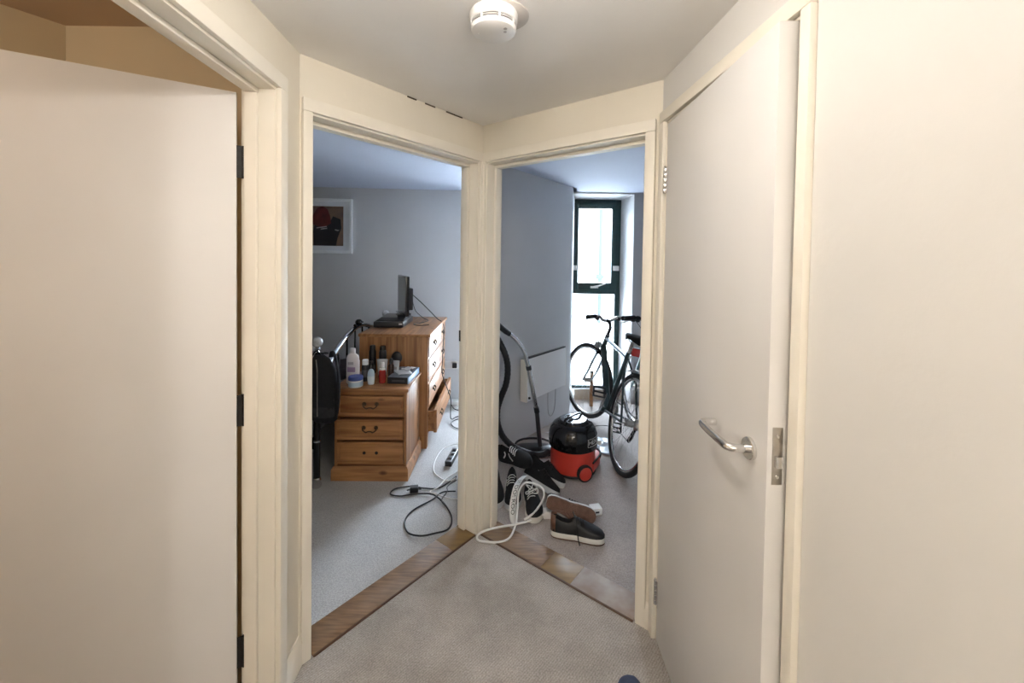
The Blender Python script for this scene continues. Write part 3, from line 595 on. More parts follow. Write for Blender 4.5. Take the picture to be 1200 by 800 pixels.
lathe_thing('cream_jar','squat white cream jar with a blue screw lid','jar',-1.045,2.765,[('jar',[(.040,0),(.046,.004),(.047,.046),(.043,.050),(0,.050)],M_WHITE),('lid',[(.048,.048),(.049,.052),(.049,.066),(.045,.072),(0,.074)],pm('blue_lid',(.06,.10,.34),.4)),('label_band',[(.0474,.010),(.0477,.011),(.0477,.038),(.0474,.039)],pm('pale_blue_band',(.45,.58,.68),.5))])
lathe_thing('white_capped_bottle','slim dark bottle with a white cap behind the cream jar','bottle',-1.028,2.90,[('bottle',[(.022,0),(.025,.004),(.025,.105),(.018,.118),(0,.118)],M_BLACK),('cap',[(.021,.116),(.021,.148),(.018,.151),(0,.151)],M_WHITE),('label_band',[(.0254,.03),(.0256,.031),(.0256,.08),(.0254,.081)],pm('dark_grey_band',(.10,.10,.11),.5))])
lathe_thing('roll_on_deodorant','pale blue roll-on deodorant with a rounded top','deodorant',-.960,2.82,[('body',[(.018,0),(.022,.004),(.026,.05),(.024,.06),(0,.06)],pm('white_blue_plastic',(.62,.72,.82),.35)),('cap',[(.0245,.058),(.025,.07),(.021,.09),(.012,.104),(0,.108)],pm('pale_blue_plastic',(.46,.62,.78),.3))],sy=.75)
lathe_thing('red_spray_bottle','small red bottle with a clear domed cap','bottle',-.895,2.86,[('bottle',[(.020,0),(.023,.003),(.023,.082),(.015,.092),(0,.092)],pm('red_bottle',(.34,.03,.025),.25)),('collar',[(.016,.090),(.019,.092),(.019,.102),(.012,.104)],M_WHITE),('cap',[(.014,.102),(.0145,.140),(.011,.146),(0,.146)],pm('frosted_clear_cap',(.66,.66,.67),.2))])
lathe_thing('tall_black_can','tall black spray can in front of the chest side','can',-1.045,3.10,[('can',[(.024,0),(.026,.004),(.026,.165),(.021,.178),(0,.178)],M_BLACK),('cap',[(.021,.176),(.021,.205),(.017,.212),(0,.213)],M_BLACK)])
lathe_thing('tall_black_can','black spray can with a grey band beside the tall one','can',-.968,3.10,[('can',[(.025,0),(.027,.004),(.027,.16),(.022,.176),(0,.176)],M_BLACK),('cap',[(.022,.174),(.022,.203),(.018,.210),(0,.211)],M_BLKGLS),('label_band',[(.0274,.05),(.0276,.051),(.0276,.09),(.0274,.091)],pm('dark_grey_band',(.10,.10,.11)))])
lathe_thing('black_bottle','short black bottle beside the dark capped bottle','bottle',-.995,2.925,[('bottle',[(.020,0),(.023,.004),(.023,.10),(.014,.115),(0,.115)],M_BLKGLS),('cap',[(.013,.113),(.013,.135),(0,.136)],M_BLACK)])
lathe_thing('amber_bottle','small dark amber bottle with a black dropper cap','bottle',-.86,2.95,[('bottle',[(.018,0),(.02,.003),(.02,.10),(.012,.112),(0,.112)],pm('amber_glass',(.035,.018,.012),.15)),('cap',[(.012,.11),(.013,.14),(.008,.15),(0,.151)],M_BLACK)])
lathe_thing('white_pot','white bottle top showing behind the lotion bottle','bottle',-1.115,2.95,[('bottle',[(.024,0),(.027,.003),(.027,.13),(.02,.14),(0,.14)],M_LOT),('cap',[(.019,.138),(.019,.165),(0,.167)],M_WHITE)])
def squeeze(name,label,x,y,w,h,mat,capm,rz=0,lean=0):
    r=thing(name,label,'tube',(x,y,ZB),(lean,0,rz)); mb=MB(); P=[]
    for k in range(7):
        t=k/6; z=.022+(h-.022)*t; a=w*(.72+.28*t); b=w*.62*(1-t)+.0012
        P.append([(a*math.cos(q),b*math.sin(q),z) for q in [2*PI*j/20 for j in range(20)]])
    V=mb.grid(P,True); mb.bm.faces.new(V[0]); mb.bm.faces.new(V[-1]); mb.build('tube_body',mat,r,ang=50)
    MB().lathe([(w*.62,0),(w*.66,.003),(w*.66,.022),(0,.0225)],16).build('cap',capm,r)
    MB().box(-w*.45,w*.35,-w*.46,-w*.40,h*.45,h*.62,.0005).build('print_patch',pm('grey_print',(.42,.40,.42)),r)
    return r
squeeze('cosmetic_tube','silvery grey squeeze tube standing on its cap',-.935,2.985,.040,.135,pm('silver_grey_tube',(.52,.53,.55),.35),M_BLACK,.1)
squeeze('cosmetic_tube','white squeeze tube with a blue grey stripe standing by the black book',-.845,3.03,.026,.115,pm('white_blue_tube',(.66,.70,.74),.4),pm('blue_grey_cap',(.25,.30,.36),.4),-.2)
r=thing('hairbrush','round black hairbrush leaning on the side of the chest','brush',(-.868,3.128,ZB),(0,0,0))
MB().sphere((0,-.006,.115),.042,16,(1,.45,1.1)).build('pad',M_BLACK,r); MB().tube([(0,-.006,.0),(0,-.006,.04),(0,-.006,.08)],[.012,.011,.016],10).build('grip',M_BLACK,r)
r=thing('boxed_book','black boxed book with a pale blue side lying on the cabinet','book',(-.772,2.985,ZB),(0,0,-.035))
MB().box(-.076,.066,-.15,.14,0,.044,.002).build('box',pm('black_card',(.015,.015,.02),.5),r); MB().box(.0655,.072,-.15,.14,0.0,.044,.001).build('side_panel',pm('pale_blue_card',(.30,.46,.68),.4),r)
MB().box(-.045,.045,-.1512,-.1499,.014,.028,.0003).build('spine_lettering',pm('dim_grey_print',(.07,.07,.08),.5),r)
MB().box(-.074,.064,-.148,.138,.0438,.0458).build('cover',pm('slate_cover',(.17,.19,.22),.4,var=.3,scale=14),r)
def paper(name,label,loc,w,h,rz,mat,amp=.006,n=6,seed=0):
    rnd=random.Random(seed); mb=MB(); rows=[[(-w/2+w*i/n,-h/2+h*j/n,.002+amp*(rnd.random()+.3*math.sin(i+j))) for j in range(n+1)] for i in range(n+1)]
    mb.grid(rows); o=mb.build(name,mat,None,ang=25); o.location=loc; o.rotation_euler=(0,0,rz); md=o.modifiers.new('thickness','SOLIDIFY'); md.thickness=.0012; md.offset=1
    return tag(o,label,'paper')
paper('leaflet','creased white leaflet lying on the black boxed book',(-.775,2.96,ZB+.0462),.10,.13,.5,pm('white_paper',(.74,.72,.72),.7),seed=1)
paper('receipt','small curled white receipt on top of the leaflet',(-.755,3.03,ZB+.050),.07,.09,-.3,MATS['white_paper'],seed=2,amp=.010)
# ------------------------------------------------------------------ cables in the bedroom
def cable(name,label,pts,r,mat,n=6,cat='cable',closed=False,seg=6):
    o=MB().tube(cr(pts,n,closed),r,seg,closed).build(name,mat,None,ang=60); return tag(o,label,cat)
M_WC_=pm('white_cable_sleeve',(.78,.77,.75),.45,var=.05)
cable('black_cable','long black power cable looped on the bedroom carpet',[(-.36,2.78,.005),(-.45,2.64,.005),(-.55,2.63,.006),(-.63,2.65,.006),(-.73,2.62,.005),(-.745,2.56,.005),(-.68,2.54,.005),(-.60,2.56,.006),(-.50,2.56,.010),(-.44,2.52,.012),(-.375,2.44,.006),(-.325,2.33,.005),(-.33,2.23,.006),(-.40,2.185,.010),(-.47,2.165,.010),(-.545,2.20,.005),(-.585,2.30,.005),(-.56,2.40,.005),(-.47,2.50,.008),(-.42,2.57,.015),(-.34,2.60,.006)],.0048,M_BLACK)
r=thing('power_adapter','small black power adapter block on the bedroom carpet','adapter',(-.605,2.60,.0),(0,0,.2)); MB().box(-.026,.026,-.02,.02,0,.034,.004).build('casing',M_BLACK,r); MB().tube([(.02,0,.017),(.045,0,.012)],[.006,.004],8).build('strain_relief',M_BLACK,r); MB().tube([(-.02,0,.017),(-.045,0,.012)],[.006,.004],8).build('strain_relief',M_BLACK,r)
cable('white_cable','white charging cable curling towards the bedroom wall',[(-.36,3.25,.02),(-.45,3.25,.012),(-.52,3.18,.005),(-.545,3.02,.005),(-.53,2.86,.005),(-.47,2.76,.006),(-.40,2.72,.006),(-.36,2.76,.006)],.004,M_WC_)
cable('white_cable','short white cable crossing the black one near the bedroom door',[(-.34,2.88,.006),(-.42,2.74,.012),(-.46,2.62,.016),(-.50,2.57,.016),(-.45,2.55,.014),(-.37,2.52,.006),(-.31,2.52,.005)],.0042,M_WC_)
cable('black_cable','thin dark cable lying among the white cables',[(-.35,2.74,.005),(-.40,2.66,.006),(-.39,2.58,.017),(-.41,2.49,.013),(-.38,2.43,.014)],.003,M_BLACK)
MB2=thing('extension_block','black extension block beside the bedroom partition','socket block',(-.425,3.03,0),(0,0,1.45)); MB().box(-.11,.11,-.025,.025,0,.038,.005).build('casing',M_BLACK,MB2)
for k in(-1,0,1): MB().box(k*.065-.018,k*.065+.018,-.016,.016,.0375,.0395,.001).build('outlet',M_BLKGLS,MB2)
cable('monitor_cable','black monitor cable draped over the chest and down its drawers',[(-.90,3.74,1.16),(-.84,3.80,1.09),(-.76,3.84,1.0),(-.69,3.84,.93),(-.653,3.84,.905),(-.630,3.84,.85),(-.632,3.83,.70),(-.632,3.80,.55),(-.628,3.78,.42),(-.55,3.76,.22),(-.545,3.75,.10),(-.54,3.76,.02),(-.50,3.85,.006),(-.42,3.9,.006)],.0045,M_BLACK)
cable('monitor_cable','thin dark cable lying across the top of the chest',[(-.91,3.78,1.10),(-.90,3.86,1.0),(-.84,3.92,.925),(-.78,3.86,.912),(-.80,3.74,.911),(-.86,3.62,.911),(-.80,3.56,.911),(-.72,3.60,.911)],.0035,M_BLACK)
cable('floor_cable','black cable coil on the floor beyond the chest drawers',[(-.42,3.55,.006),(-.50,3.62,.006),(-.53,3.72,.006),(-.47,3.80,.006),(-.40,3.78,.006),(-.46,3.98,.006),(-.55,4.05,.006),(-.60,4.15,.02)],.0045,M_BLACK)
r=thing('wall_socket','white double wall socket with a black plug low on the bedroom wall','socket',(-.62,wbl(-.62),.38),(0,0,.0555)); MB().box(-.073,.073,-.010,0,-.043,.043,.003).build('face_plate',M_WHITE,r); MB().box(.01,.058,-.045,-.010,-.025,.025,.008).build('plug',M_BLACK,r)
r=thing('router_box','small white box on the floor by the bedroom wall','box',(-.60,4.18,0),(0,0,.1)); MB().box(-.07,.07,-.05,.05,.004,.045,.006).build('casing',M_WHITE,r); MB().box(-.06,.06,-.0515,-.0495,.012,.018).build('vent_slot',MATS['grey_button'],r); MB().box(-.05,.05,-.035,.035,0,.005).build('foot',M_RUB,r)
# ------------------------------------------------------------------ panel heater
B1=Vector((-.125,3.088)); B2=Vector((.578,4.010)); wt=(B2-B1).normalized(); wn=Vector((wt.y,-wt.x))
FW=Frame(B1,wt,wn)
hc=FW.p(.63,0,.335); r=thing('panel_heater','white wall-mounted panel heater with a black top grille','heater',(hc.x,hc.y,.335)); iv=winv(r)
M_HEAT=pm('heater_enamel',(.90,.91,.92),.2,var=.03,scale=5); M_HEATS=pm('heater_end_cream',(.84,.80,.72),.45,var=.04)
P=MB(); FW.box(P,.335,.935,.070,.082,.345,.692,.003); P.build('front_panel',M_HEAT,r,inv=iv)
P=MB(); FW.box(P,.322,.346,.012,.078,.338,.680,.004); P.build('end_cap',M_HEATS,r,inv=iv)
P=MB(); FW.box(P,.924,.948,.012,.078,.338,.680,.004); P.build('end_cap',M_HEATS,r,inv=iv)
P=MB(); FW.box(P,.346,.924,.012,.072,.348,.672); P.build('casing',M_HEATS,r,inv=iv)
P=MB(); FW.box(P,.337,.933,.056,.081,.690,.703,.002); P.build('top_grille',M_BLACK,r,inv=iv)
P=MB(); FW.box(P,.40,.44,.0,.014,.42,.62); FW.box(P,.83,.87,.0,.014,.42,.62); P.build('wall_bracket',M_STEEL,r,inv=iv)
P=MB(); P.lathe([(.010,0),(.009,.012),(0,.013)],12,align((wn.x,wn.y,0),FW.p(.35,.081,.372))); P.build('control_knob',M_BLACK,r,inv=iv)
P=MB(); P.tube(cr([FW.p(.72,.03,.345),FW.p(.722,.03,.22),FW.p(.74,.028,.12),FW.p(.79,.026,.085),FW.p(.84,.026,.13),FW.p(.852,.028,.24),FW.p(.852,.03,.345)],5),.0035,6); P.build('cord',pm('grey_cord',(.40,.39,.39),.5),r,inv=iv)
# ceiling light of the bike room
r=thing('ceiling_batten_light','slim white batten light on the bike room ceiling','light',(.45,2.52,ZC),(0,0,-.62))
MB().box(-.32,.32,-.03,.03,-.018,0,.003).build('housing',M_WHITE,r); MB().box(-.30,.30,-.024,.024,-.040,-.017,.006).build('diffuser',pm('white_diffuser',(.85,.87,.90),.3),r)
# ------------------------------------------------------------------ vacuum cleaner
VC=(.452,2.905,0); r=thing('vacuum_cleaner','red and black drum vacuum cleaner on the bike room carpet','vacuum cleaner',VC); vc=r
MB().lathe([(.150,.022),(.158,.030),(.158,.10),(.155,.19),(.0,.195)],36).build('drum',M_RED,r)
MB().lathe([(.150,.016),(.163,.018),(.163,.030),(.155,.034)],36).build('base_band',M_RUB,r)
MB().lathe([(.160,.186),(.170,.190),(.172,.205),(.172,.245),(.170,.275),(.160,.308),(.140,.336),(.115,.352),(.0,.354)],40).build('hood',M_BLKGLS,r)
lid=MB().lathe([(.112,.348),(.108,.360),(.092,.368),(.0,.372)],36).build('lid',M_BLKGLS,r)
MB().lathe([(.094,.3665),(.090,.3725),(.060,.3745),(.058,.3705)],36).build('lid_rim',pm('smoked_chrome',(.45,.48,.52),.14,.9,var=.2,scale=12),lid)
mb=MB(); mb.tube(cr([(-.10,.0,.345),(-.095,0,.378),(-.05,0,.392),(.05,0,.392),(.095,0,.378),(.10,0,.345)],5),.008,8,flat=(1,1.4)); hnd=mb.build('carry_handle',M_BLKGLS,r); hnd.rotation_euler=(0,0,.8)
MB().box(-.035,-.005,-.03,-.005,.370,.378,.002).build('switch',M_RUB,lid)
def vwheel(x,y,ax,rad=.056):
    mb=MB(); mb.lathe([(rad*.80,-.016),(rad*.98,-.012),(rad,-.004),(rad,.008),(rad*.93,.013),(rad*.80,.013),(rad*.80,-.016)],28,align(ax,(x,y,rad))); wh=mb.build('wheel',M_RUB,vc)
    MB().lathe([(rad*.80,.0),(rad*.82,.012),(rad*.70,.018),(0,.021)],28,align(ax,(x,y,rad))).build('hub_cap',M_RED,wh)
ax=Vector((.30,-.95,0)).normalized(); vwheel(.060,-.158,ax); vwheel(.175,.115,-ax*-1 if False else Vector((-.30,.95,0)).normalized())
# flared rear bumper carrying the wheels
mb=MB(); mb.prism([(.02,-.135),(.13,-.10),(.20,.02),(.205,.075),(.185,.11),(.12,.13),(.0,.13)],.03,.105,.012); mb.build('bumper',M_RED,r)
MB().tube(cr([(.125,-.105,.10),(.198,.02,.102),(.207,.075,.102),(.187,.115,.102)],6),.007,8).build('bumper_trim',M_RUB,r)
for a in (2.4,3.7): MB().sphere((.13*math.cos(a),.13*math.sin(a),.015),.015,10).build('castor',M_RUB,r)
# lettering wrapped round the hood
me=text_geo('HENRY',.043); RR=.1732; a0=math.radians(-38)
for v in me.vertices:
    s,zz=v.co.x,v.co.y; a=a0+s/RR; v.co=(RR*math.cos(a),RR*math.sin(a),.256+zz)
me.materials.append(pm('white_print',(.72,.72,.72),.5)); o=bpy.data.objects.new('lettering',me); COL.objects.link(o); o.parent=vc
mb=MB(); mb.tube([(RR*math.cos(a0+s/RR),RR*math.sin(a0+s/RR),z) for s,z in [(-.075,.230)]+[(-.075,.282)]],.0015,5); mb.tube([(RR*math.cos(a0+s/RR),RR*math.sin(a0+s/RR),.282) for s in [-.075+.015*k for k in range(11)]],.0012,5); mb.tube([(RR*math.cos(a0+s/RR),RR*math.sin(a0+s/RR),.230) for s in [-.075+.015*k for k in range(11)]],.0012,5); mb.build('lettering_border',MATS['white_print'],r)
MB().sphere((.180,-.04,.215),.016,12).build('catch',M_WHITE,r)
# hose, wand and floor head (one assembly leaning on the wall)
r=thing('vacuum_hose_and_wand','chrome vacuum wand with black hose leaning against the grey wall','vacuum wand',(.20,3.14,0)); iv=winv(r)
MB().tube(cr([(-.150,2.96,1.075),(-.10,2.985,1.020),(-.045,3.02,.968),(-.01,3.04,.940)],4),[.019]*5+[.021]*5+[.019]*3,12).build('grip',M_BLACK,r,inv=iv)
wand=MB().tube(cr([(-.015,3.04,.944),(.03,3.05,.905),(.075,3.06,.850),(.105,3.068,.79),(.125,3.075,.72),(.140,3.08,.66)],5),.0165,14).build('bent_tube',M_CHROME,r,inv=iv)
MB().tube([(.134,3.079,.695),(.139,3.08,.665)],.021,14).build('collar',M_BLACK,r,inv=iv)
MB().tube([(.139,3.08,.668),(.205,3.105,.345)],.0165,14).build('straight_tube',M_CHROME,r,inv=iv)
MB().tube([(.199,3.103,.375),(.206,3.105,.335)],.0205,14).build('collar',M_BLACK,r,inv=iv)
MB().tube([(.205,3.105,.34),(.235,3.125,.07)],.017,14).build('lower_tube',pm('dark_graphite_tube',(.05,.05,.055),.35,.3),r,inv=iv)
hs_=cr([(-.142,2.955,1.05),(-.130,2.945,.99),(-.085,2.94,.905),(-.040,2.93,.815),(-.020,2.93,.715),(-.030,2.935,.60),(-.066,2.94,.50),(-.090,2.94,.41),(-.085,2.95,.30),(-.045,2.97,.20),(.03,2.99,.12),(.12,3.01,.07),(.20,3.03,.045),(.26,3.04,.045),(.30,3.06,.06)],8)
mb=MB(); mb.tube(hs_,[.0235 if i%2 else .0215 for i in range(len(hs_))],12); mb.build('hose',M_BLACK,r,ang=80,inv=iv)
mb=MB(); P=[]
for i,(x,hwid_,h) in enumerate(((.03,.03,.03),(.045,.055,.045),(.10,.07,.055),(.20,.075,.06),(.30,.07,.055),(.355,.055,.045),(.37,.03,.03))):
    P.append([(x,3.16+hwid_*y,z*h+.004) for y,z in ((-1,0),(-1,.55),(-.6,.95),(.2,1),(.8,.8),(1,.4),(1,0))])
V=mb.grid(P,True); mb.bm.faces.new(V[0]); mb.bm.faces.new(V[-1]); mb.build('floor_head',M_BLACK,r,ang=40,inv=iv)
MB().box(.05,.35,3.09,3.235,0,.006).build('floor_head_sole',M_STEEL,r,inv=iv)
MB().tube(cr([(.045,3.12,.03),(.05,3.20,.055),(.12,3.245,.07),(.25,3.25,.07),(.34,3.22,.055)],5),.008,8).build('floor_head_bumper',M_RUB,r,inv=iv)
# ------------------------------------------------------------------ bicycles
def bicycle(name,label,loc,heading,lean,frame_m,second_m,steer,rail=True):
    b=thing(name,label,'bicycle',loc,(lean,0,heading),'bicycles'); del b['group']
    R=.335
    def wheel(nm,M):
        ring=lambda rad,tr,seg: [M@Vector((rad*math.cos(a),0,rad*math.sin(a))) for a in [2*PI*k/40 for k in range(40)]]
        t=MB().tube(ring(R,0,0),.0185,10,True).build(nm,M_RUB,b,ang=80)
        MB().tube(ring(R-.022,0,0),.0105,8,True,flat=(1.25,1)).build('rim',M_CHROME,t,ang=80)
        mb=MB()
        for k in range(28):
            a=2*PI*k/28; o=.35*(1 if k%4<2 else -1); s=.028*(1 if k%2 else -1)
            mb.tube([M@Vector((.022*math.cos(a+o),s,.022*math.sin(a+o))),M@Vector(((R-.03)*math.cos(a),0,(R-.03)*math.sin(a)))],.0014,4)
        tag(mb.build('spokes',M_STEEL,t),kind='stuff')
        mb=MB(); mb.tube([M@Vector((0,-.05,0)),M@Vector((0,-.03,0)),M@Vector((0,-.028,0)),M@Vector((0,.028,0)),M@Vector((0,.03,0)),M@Vector((0,.05,0))],[.008,.008,.024,.024,.008,.008],12); mb.build('hub',M_STEEL,t)
        return t
    rw=wheel('rear_wheel',Matrix.Translation((0,0,R+.0185)))
    A=Vector((1.06,0,R+.0185)); hb=Vector((.905,0,.69)); ht=Vector((.865,0,.83)); ax=(ht-hb).normalized()
    S=Matrix.Translation(hb)@Matrix.Rotation(steer,4,ax)@Matrix.Translation(-hb)
    wheel('front_wheel',S@Matrix.Translation(A))
    T=lambda nm,p,r,m,n=10,par=b: MB().tube(p,r,n).build(nm,m,par,ang=60)
    bb=Vector((.44,0,.285)); st=Vector((.305,0,.80)); ra=Vector((0,0,R+.0185))
    T('head_tube',[hb-ax*.01,ht+ax*.01],.022,frame_m,14); T('down_tube',[hb+ax*.03,bb],.029,frame_m,14); T('top_tube',[ht-ax*.03,st-Vector((-.01,0,.04))],.017,second_m,12); T('seat_tube',[bb,st],.017,frame_m,12)
    for s in(-1,1):
        T('chain_stay',[bb+Vector((-.03,s*.03,0)),Vector((.2,s*.05,.325)),ra+Vector((0,s*.058,0))],.010,frame_m,8); T('seat_stay',[st+Vector((.01,s*.012,-.05)),Vector((.15,s*.05,.60)),ra+Vector((0,s*.058,0))],.008,frame_m,8)
        T('fork_blade',[S@(hb+Vector((.01,s*.05,-.03))),S@(hb+Vector((.05,s*.055,-.12))),S@(hb+Vector((.10,s*.056,-.24))),S@(A+Vector((0,s*.056,0)))],[.014,.014,.012,.009],second_m if rail else frame_m,10)
    T('fork_crown',[S@(hb+Vector((.01,-.06,-.03))),S@(hb+Vector((.005,0,-.015))),S@(hb+Vector((.01,.06,-.03)))],.016,M_BLACK)
    T('seat_post',[st,Vector((.283,0,.885))],.0135,M_STEEL,12)
    mb=MB(); rows=[]
    for t,hw,z in ((0,.02,.0),(.03,.07,.012),(.10,.078,.018),(.16,.055,.012),(.22,.03,.008),(.265,.02,.004),(.28,.008,-.006)):
        rows.append([(.145+t,hw*math.cos(q),.915+z+ (.022*math.sin(q) if math.sin(q)>0 else .028*math.sin(q))) for q in [2*PI*k/14 for k in range(14)]])
    V=mb.grid(rows,True); mb.bm.faces.new(V[0]); mb.bm.faces.new(V[-1]); sd=mb.build('saddle',M_BLKMAT,b,ang=70)
    T('saddle_rails',[(.20,-.02,.90),(.27,-.02,.885),(.36,-.015,.905)],.004,M_STEEL,6,sd); T('saddle_rails',[(.20,.02,.90),(.27,.02,.885),(.36,.015,.905)],.004,M_STEEL,6,sd)
    sm=ht+ax*.015; stem=[S@sm,S@(sm+ax*.07),S@(sm+ax*.11+Vector((.03,0,.0))),S@(sm+ax*.125+Vector((.075,0,.0)))]
    T('stem',stem,.016,M_BLACK,12); c=sm+ax*.125+Vector((.075,0,0))
    bar=[(-.055,-.27,.030),(-.03,-.18,.038),(-.008,-.10,.03),(0,-.045,.0),(0,.045,0),(-.008,.10,.03),(-.03,.18,.038),(-.055,.27,.030)]
    hbar=T('handlebar',cr([S@(c+Vector(p)) for p in bar],4),.0145,M_STEEL if rail else M_BLACK,10)
    for s in(-1,1):
        T('grip',[S@(c+Vector((-.027,s*.165,.038))),S@(c+Vector((-.058,s*.28,.029)))],.0205,M_RUB,12,hbar)
        T('brake_lever',[S@(c+Vector((-.015,s*.135,.036))),S@(c+Vector((.03,s*.15,.02))),S@(c+Vector((.045,s*.19,.0))),S@(c+Vector((.03,s*.26,-.02)))],[.012,.009,.007,.005],M_STEEL,8,hbar)
        T('shifter',[S@(c+Vector((-.02,s*.125,.042))),S@(c+Vector((.0,s*.125,.01)))],.022,M_BLACK,10,hbar)
        T('brake_cable',cr([S@(c+Vector((.03,s*.165,.04))),S@(c+Vector((.10,s*.10,.0))),S@(c+Vector((.08,s*.03,-.10))),S@(hb+Vector((.03,s*.02,.02)))],5),.0028,M_BLACK,6,hbar)
    # drivetrain on the right side (y<0)
    mb=MB(); mb.lathe([(.088,-.002),(.092,-.002),(.092,.002),(.088,.002),(.070,.0015),(.070,-.0015),(.088,-.002)],36,align((0,1,0),(.44,-.052,.285))); mb.lathe([(.022,-.004),(.022,.004)],14,align((0,1,0),(.44,-.052,.285)))
    for k in range(5):
        a=2*PI*k/5; mb.tube([(.44,-.052,.285),(.44+.075*math.cos(a),-.052,.285+.075*math.sin(a))],.006,6)
    mb.build('chainring',M_STEEL,b)
    mb=MB(); mb.lathe([(.042,-.012),(.038,-.004),(.030,.004),(.022,.010)],24,align((0,1,0),(0,-.045,R+.0185))); mb.build('sprockets',M_STEEL,rw)
    T('chain',[(.44,-.052,.377),(.0,-.045,.395)],.004,M_DARKM,6); T('chain',[(.44,-.052,.193),(.06,-.045,.21),(.01,-.045,.30)],.004,M_DARKM,6)
    T('derailleur',[(.02,-.062,.32),(.03,-.06,.25),(.06,-.055,.205)],[.012,.009,.012],M_BLACK,8,rw)
    ca=math.radians(118)
    for s,a in((1,ca),(-1,ca+PI)):
        e=Vector((.44+.17*math.cos(a),s*.075,.285+.17*math.sin(a)))
        k=T('crank_arm',[(.44,s*.062,.285),tuple(e)],[.014,.010],M_CHROME,8)
        mb=MB(); ctr=e+Vector((0,s*.06,0))
        pu=Vector((.5,0,.87)); pw=Vector((-.87,0,.5))
        for q in(-1,1): mb.obox(ctr+pu*q*.036,pu,(0,1,0),pw,.005,.045,.011,.002); mb.obox(ctr+Vector((0,q*.045,0)),pu,(0,1,0),pw,.041,.005,.011,.002)
        mb.tube([e,ctr+Vector((0,s*.04,0))],.008,8); mb.build('pedal',M_BLACK,k)
    T('bottom_bracket',[(.44,-.055,.285),(.44,.06,.285)],.021,frame_m,14)
    return b,S,c,hb,R
M_BF=pm('dark_teal_bike_paint',(.035,.06,.065),.3,var=.2,scale=10); M_BS=pm('silver_blue_bike_paint',(.46,.54,.60),.25,.3,var=.1,scale=10)
b,S,cbar,hb,R=bicycle('bicycle','dark teal city bicycle with its front wheel turned to the window',(.765,2.885,0),math.radians(94.4),math.radians(13),M_BF,M_BS,math.radians(24))
mg=[(R+.040)]; mb=MB(); rows=[]
for k in range(15):
    a=math.radians(60+k*9); rows.append([((R+.045-abs(y)*.25)*math.cos(a),y,R+.0185+(R+.045-abs(y)*.25)*math.sin(a)) for y in(-.032,-.02,0,.02,.032)])
mb.grid(rows); o=mb.build('rear_mudguard',pm('grey_mudguard',(.34,.35,.36),.4),b,ang=60); o.modifiers.new('thickness','SOLIDIFY').thickness=.003
MB().lathe([(.030,0),(.034,.010),(.034,.035),(.028,.042),(0,.044)],16,align(S.to_3x3()@Vector((1,0,.0)),S@(hb+Vector((.05,0,.03))))).build('front_lamp',M_STEEL,b)
MB().box(.16,.19,-.03,.03,.80,.86,.006).build('rear_light',pm('red_reflector',(.45,.02,.015),.25),b)
mb=MB(); mb.tube([(.17,0,.83),(.29,0,.84)],.006,6); mb.build('light_bracket',M_BLACK,b)
M_BT=pm('pale_teal_bike_paint',(.22,.36,.38),.3,var=.15,scale=10)
bicycle('bicycle','pale teal bicycle parked between the city bicycle and the wall',(1.165,2.66,0),math.radians(92.0),math.radians(5),M_BT,M_BT,math.radians(4),False)
